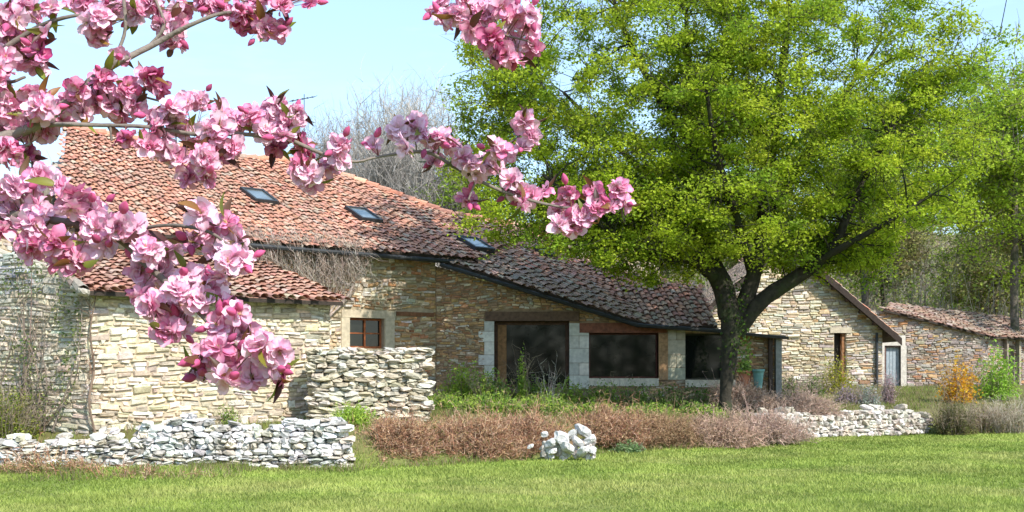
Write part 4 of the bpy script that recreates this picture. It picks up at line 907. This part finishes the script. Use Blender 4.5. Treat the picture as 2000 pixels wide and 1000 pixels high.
# ------------------------------------------------------------------ flowering crab apple, close to the camera
def flower_protos(k=14):
    out = []; nu, nv = 6, 5
    for s in range(k):
        r2 = np.random.default_rng(100 + s); V = []; Fq = []; C = []; base = 0
        for ring, (cnt, L, e0, e1, wd) in enumerate([(5, .0248, .25, -.12, .0084), (5, .0220, .60, .2, .0074), (2, .0160, 1.1, .6, .0056)]):
            a0 = r2.random() * 6
            for i in range(cnt):
                a = a0 + 2 * pi * i / cnt + r2.normal() * .2; l = L * r2.uniform(.88, 1.1); W = wd * r2.uniform(.9, 1.15)
                E0 = e0 + r2.normal() * .15; E1 = e1 + r2.normal() * .5; tw_ = r2.normal() * .25; cup = r2.uniform(.15, .5); pt = r2.random()
                u = np.linspace(0, 1, nu); r = np.zeros(nu); h = np.zeros(nu)
                for j in range(1, nu):
                    e = E0 + (E1 - E0) * u[j]; r[j] = r[j - 1] + l / (nu - 1) * cos(e); h[j] = h[j - 1] + l / (nu - 1) * sin(e)
                prof = np.array([.15, .48, .82, 1.0, .92, .45]); vv = np.linspace(-1, 1, nv)
                for j in range(nu):
                    for v in vv:
                        x = r[j] - (.10 * l * (v * v) * (j == nu - 1)) + (-.03 * l if (j == nu - 1 and v == 0) else 0)
                        y = v * W * prof[j]; z = h[j] + cup * W * v * v * prof[j] + tw_ * y * u[j] + r2.normal() * .0005
                        V.append([x * cos(a) - y * sin(a), x * sin(a) + y * cos(a), z])
                        # 0 = pale, 1 = deep
                        dp = .26 * abs(v) ** 1.5 + .18 * (u[j] > .8) + .30 * (1 - u[j]) ** 2 + (pt - .55) * .55 + r2.normal() * .05
                        C.append(dp)
                for j in range(nu - 1):
                    for v in range(nv - 1):
                        q0 = base + j * nv + v; Fq.append([q0, q0 + 1, q0 + nv + 1, q0 + nv])
                base += nu * nv
        out.append((np.array(V), np.array(Fq), np.array(C)))
    return out
FP = flower_protos()
def basis(n):
    n = n / np.linalg.norm(n); t = np.cross(n, rng.normal(size=3)); t /= np.linalg.norm(t); return np.stack([t, np.cross(n, t), n], 1)
PALE = np.array([.90, .63, .75]); MID = np.array([.80, .28, .47]); DEEP = np.array([.48, .045, .18])
def pink(dp, k):
    x = np.clip(dp + k, 0, 1)[:, None]
    return np.where(x < .55, PALE + (MID - PALE) * (x / .55), MID + (DEEP - MID) * ((x - .55) / .45))
def add_flower(mb, c, n, s, k):
    V, Fq, dp = FP[rng.integers(len(FP))]; B = basis(n)
    mb.add(c + (V * s) @ B.T, Fq, pink(dp, k))
    # stamens
    m = 7; d = rng.normal(size=(m, 3)) * .35 + [0, 0, 1]; twigs(mb, np.tile(c + B[:, 2] * .001, (m, 1)), d @ B.T, .009 * s, .0005, (.75, .6, .3), 2, .1)
def add_bud(mb, c, n, s):
    B = basis(n); th = np.arange(8) * 2 * pi / 8; prof = [(.12, 0), (.62, .2), (.85, .45), (.6, .8), (.06, 1.1)]
    V = np.array([[cos(t) * a * .0058, sin(t) * a * .0058, b * .0155] for a, b in prof for t in th]) * s
    Fq = [[i * 8 + j, i * 8 + (j + 1) % 8, (i + 1) * 8 + (j + 1) % 8, (i + 1) * 8 + j] for i in range(4) for j in range(8)]
    mb.add(c + V @ B.T, Fq, np.clip(np.array([.62, .12, .27]) * rng.uniform(.7, 1.25), 0, 1))
def add_leaf(mb, c, d, L, col, wdt=.36):
    d = d / np.linalg.norm(d); s = np.cross(d, rng.normal(size=3)); s /= np.linalg.norm(s); n = np.cross(d, s)
    us = np.linspace(0, 1, 7); V = []; C = []
    for u in us:
        hw_ = L * wdt * .5 * sin(pi * min(.97, u ** .85 + .02)) ** .8; mid = c + d * L * u - n * L * .25 * u * u
        for v in (-1, 0, 1): V.append(mid + s * v * hw_ + n * abs(v) * hw_ * .45); C.append(np.array(col) * (1.15 if v == 0 else 1))
    Fq = [[i * 3 + j, i * 3 + j + 1, i * 3 + j + 4, i * 3 + j + 3] for i in range(6) for j in range(2)]
    mb.add(V, Fq, np.array(C))
M_cleaf = mat("young_leaf", None, .45, 30, .2, transl=.35, spec=.4)
tree = empty("crab_apple_tree", (-1.75, 1.7, float(gz(-1.75, 1.7))), "crab apple branches in full pink blossom reaching across the upper left foreground", "tree")
mb = MB(); tube(mb, [[-1.75, 1.7, -.05], [-1.7, 1.7, .8], [-1.62, 1.68, 1.5], [-1.5, 1.66, 2.1], [-1.3, 1.66, 2.8]], [.085, .07, .06, .045, .03], 12, (.17, .14, .12), 5, .04)
build("trunk", mb, M_bark, tree, smooth=True)
BK = (.20, .165, .14)
def branch(pts, blobs, dfun, deepb=0, leafn=1.0, budn=1.0, root=None, fscale=1.0):
    """pts: (px,py,radius_px[,depth]) ; blobs: (px,py,r[,flags])"""
    mb = MB(); W = []
    for line in pts:
        A = np.array([P(p[0], p[1], p[3] if len(p) > 3 else dfun(p[0], p[1])) for p in line]); R = [p[2] / F * 1.5 for p in line]
        pp = tube(mb, A, R, 8, BK, 5, .06); W.append(pp)
    W = np.concatenate(W)
    br = build("branch", mb, M_bark, tree, smooth=True)
    lm = MB(); bm = MB(); nb = 0; nlf = 0; sm_ = MB()
    for b in blobs:
        px, py, r = b[:3]; fl = b[3] if len(b) > 3 else ''
        d = dfun(px, py) + rng.normal() * .02; c = P(px, py, d); R = r / F * d; mbc = MB()
        near = W[np.argmin(np.linalg.norm(W - c, axis=1))]
        fr = .021 * fscale
        n = max(1, int(round(2.7 * (R / fr) ** 2 + .5)))
        k = deepb + (.3 if 'd' in fl else 0)
        for i in range(n):
            v = norm(rng.normal(size=3)); v[1] -= .45; v = norm(v); rad = max(0, R - fr * .55) * rng.random() ** .4
            p = c + v * rad * [1, 1.0, 1]
            nn = v * .9 + np.array([.12, -.65, .15]) + rng.normal(size=3) * .38
            add_flower(mbc, p - norm(nn) * .006, nn, fscale * rng.uniform(.66, 1.0), k - .04 + rng.normal() * .17)
            if rng.random() < .5: twigs(mbc, [near], [p - near], np.linalg.norm(p - near), .0009, (.25, .16, .08), 3, .08)
        for i in range(rng.poisson(.5 * budn + (2.4 if 'b' in fl else 0))):
            v = norm(rng.normal(size=3) + [0, -.5, 0]); p = c + v * R * rng.uniform(.6, 1.1); add_bud(mbc, p, v + [0, 0, .2], rng.uniform(.8, 1.2))
            twigs(mbc, [near], [p - near], np.linalg.norm(p - near), .0009, (.3, .1, .08), 3, .08)
        build("blossom_cluster", mbc, M_petal, br, smooth=True)
        for i in range(rng.poisson(1.9 * leafn + (3 if 'l' in fl else 0))):
            v = norm(rng.normal(size=3) + [0, .1, 0]); p = c + v * R * .35
            add_leaf(lm, p, v, rng.uniform(.02, .036), one([(.15, .16, .02), (.22, .10, .03), (.12, .05, .025), (.2, .22, .03), (.09, .03, .025)], .2)); nlf += 1
    if nlf: build("leaves", lm, M_cleaf, br, smooth=True)
    return br
TR = -1050
dU = lambda px, py: 1.68 + .0001 * px
dR = lambda px, py: 1.62 + .00018 * px
dB = lambda px, py: 1.32 - .00015 * (px) 
def leadin(z, d, r): return [(-1.6 / 1.66 * F * .0 + TR, z, r, 1.66), (-500, z, r * .9, (1.66 + d) / 2)]
# 1 thick pale bough rising to the upper right
branch([[(TR, 600, 26, 1.67), (-520, 480, 22, 1.67), (-150, 320, 17), (60, 250, 11), (140, 190, 9), (200, 140, 8), (290, 92, 7), (370, 50, 5), (440, 25, 4), (520, 25, 3)], [(215, 135, 4), (235, 90, 4), (245, 50, 4), (240, -20, 4)], [(290, 92, 4), (320, 50, 4), (300, -10, 3)], [(215, 140, 3), (260, 180, 3), (320, 200, 2)]],
       [(190, 40, 42), (165, 10, 35, 'd'), (190, 70, 22, 'd'), (225, 20, 38), (265, 22, 30), (330, 45, 44), (345, 88, 34), (300, 8, 38), (355, 15, 36), (470, 28, 36, 'db'), (515, 50, 32, 'dbl'), (545, 58, 20, 'db'), (430, 12, 32, 'd'), (545, 10, 25, 'd'), (605, 0, 15, 'db'), (500, 5, 28), (400, 5, 30),
        (205, 150, 34, 'dl'), (250, 175, 42, 'dl'), (288, 150, 30, 'd'), (305, 165, 22, 'd'), (205, 195, 38), (240, 215, 28, 'd'), (80, 205, 42, ''), (115, 225, 38), (62, 185, 30), (150, 172, 22, 'd'), (165, 215, 28), (135, 200, 28), (260, 205, 25, 'd'), (235, 110, 15)], dU, .08, 1.2)
# 2 left edge growth
branch([[(TR, 500, 20, 1.67), (-500, 330, 18, 1.68), (-120, 170, 10), (0, 100, 7), (80, 50, 5), (150, 30, 4), (190, 35, 3)], [(-60, 130, 5), (10, 160, 4), (50, 150, 3)], [(-120, 240, 6), (0, 300, 4), (60, 280, 3)]],
       [(20, 25, 44), (62, 20, 34), (32, 85, 44), (62, 120, 38), (0, 150, 44), (20, 195, 36), (0, 50, 40), (100, 15, 22, 'dl'), (0, 110, 40), (85, 60, 10, 'dl'), (40, 258, 46), (90, 250, 36), (20, 290, 40, 'd'), (0, 225, 44), (55, 300, 26, 'd'), (0, 275, 40), (60, 230, 30, 'l'), (75, 95, 16)], dU, .12, .8)
# 3 horizontal bough carrying the long spray to the right
branch([[(TR, 480, 18, 1.67), (-500, 330, 13, 1.76), (-100, 252, 6, 1.78), (60, 246, 5, 1.77), (125, 243, 5), (215, 245, 4.5), (290, 248, 4.5), (380, 262, 5), (470, 262, 5), (560, 272, 5), (640, 305, 4), (695, 316, 3), (740, 306, 3), (830, 297, 4), (885, 325, 4), (930, 350, 4), (1000, 380, 4), (1100, 405, 3), (1170, 400, 3), (1215, 385, 2)], [(885, 325, 2), (960, 300, 2), (1030, 255, 2)], [(930, 350, 2), (915, 390, 2)], [(215, 245, 3), (218, 275, 3)]],
       [(340, 212, 40), (382, 200, 36), (318, 250, 38), (368, 255, 42), (418, 258, 40), (285, 280, 28, 'd'), (345, 305, 36), (400, 305, 36), (405, 345, 20, 'db'), (365, 345, 18, 'd'), (465, 235, 34, 'b'), (455, 285, 26), (325, 290, 30), (300, 225, 22), (430, 220, 22), (430, 300, 20, 'd'), (245, 270, 22, 'd'),
        (535, 212, 34), (562, 240, 32), (512, 258, 34), (540, 285, 28, 'd'), (595, 285, 26, 'dll'), (600, 335, 32, ''), (662, 285, 30), (640, 325, 26), (590, 325, 22, 'd'), (495, 225, 26), (580, 220, 20), (665, 310, 22), (555, 265, 24), (610, 355, 16, 'd'),
        (728, 280, 15, 'b'), (780, 258, 30), (815, 252, 28), (835, 275, 20), (858, 268, 26), (882, 285, 28), (905, 300, 30), (940, 318, 28), (968, 290, 28), (1025, 238, 24), (1035, 268, 24), (1018, 285, 15), (930, 335, 20), (790, 285, 18), (915, 388, 16, 'db'), (920, 320, 24), (960, 320, 24), (985, 300, 20), (850, 310, 14, 'dl'),
        (1008, 368, 30), (1038, 388, 26), (1020, 400, 22), (995, 350, 20), (1095, 412, 24), (1112, 378, 22, 'd'), (1160, 378, 26, 'd'), (1210, 368, 22), (1220, 395, 18), (1140, 425, 24), (1092, 438, 22), (1165, 405, 20, 'd'), (1190, 400, 16, 'd'), (1060, 370, 14, 'dl'), (1120, 440, 16)], dR, 0, .8, 1.2)
# 4 spray hanging from the top
branch([[(TR, 250, 12, 1.68), (-500, -250, 11, 1.75), (300, -420, 8, 1.8), (700, -230, 6, 1.75), (830, -60, 5, 1.7), (880, 20, 4, 1.68), (960, 60, 3), (1030, 80, 2)]],
       [(855, 12, 24), (895, 28, 32), (945, 25, 36), (918, 58, 24), (1000, 35, 30), (1030, 55, 28), (1000, 85, 32), (968, 92, 28, 'd'), (1040, 88, 20), (870, 40, 18), (960, 70, 22, 'dl'), (1035, 25, 22), (935, 5, 28), (985, 105, 18, 'd'), (1010, 112, 15, 'd'), (980, 10, 22), (910, 0, 25)], lambda px, py: 1.62, .02, .8)
# 5 nearest low bough, lower left
branch([[(TR, 700, 24, 1.66), (-600, 560, 17, 1.5), (-150, 440, 9), (0, 420, 7), (100, 430, 7), (220, 460, 6), (300, 530, 6), (370, 590, 5), (430, 650, 5), (490, 690, 3)], [(220, 460, 4), (320, 440, 3), (400, 450, 3), (450, 480, 2)], [(430, 650, 2), (390, 700, 2), (360, 740, 1.5)]],
       [(40, 365, 44), (82, 350, 40), (25, 420, 46), (88, 415, 50), (140, 395, 44), (182, 408, 42), (62, 480, 38, 'd'), (140, 480, 40), (190, 445, 40), (232, 440, 40), (272, 450, 38), (152, 512, 32, 'd'), (105, 470, 32, 'dl'), (0, 380, 44), (0, 455, 36, 'dl'), (60, 440, 40), (120, 365, 26), (110, 510, 18, 'd'), (205, 480, 28, 'b'),
        (288, 490, 38), (328, 490, 34), (272, 530, 34, 'b'), (322, 545, 44), (368, 540, 42), (298, 600, 38, 'd'), (345, 605, 40), (325, 645, 30, 'd'), (390, 580, 30), (345, 570, 34), (410, 560, 26), (275, 570, 24, 'd'), (350, 640, 22, 'b'),
        (420, 445, 32), (462, 475, 34), (445, 515, 34), (395, 415, 24), (470, 505, 24), (420, 490, 26, 'l'), (425, 540, 26), (370, 470, 14, 'll'), (440, 430, 20),
        (422, 632, 26, 'bbd'), (470, 612, 14, 'b'), (472, 650, 34), (510, 675, 36), (462, 705, 36), (440, 738, 26), (530, 715, 28), (402, 690, 22, 'b'), (545, 690, 22), (490, 735, 26), (500, 700, 30), (395, 730, 14, 'bl'), (425, 680, 28, 'd'), (440, 595, 10, 'b'), (545, 735, 12, 'dl')], dB, 0, .7, 1.0, fscale=.93)
print("faces", sum(len(o.data.polygons) for o in bpy.data.objects if o.type == 'MESH'))
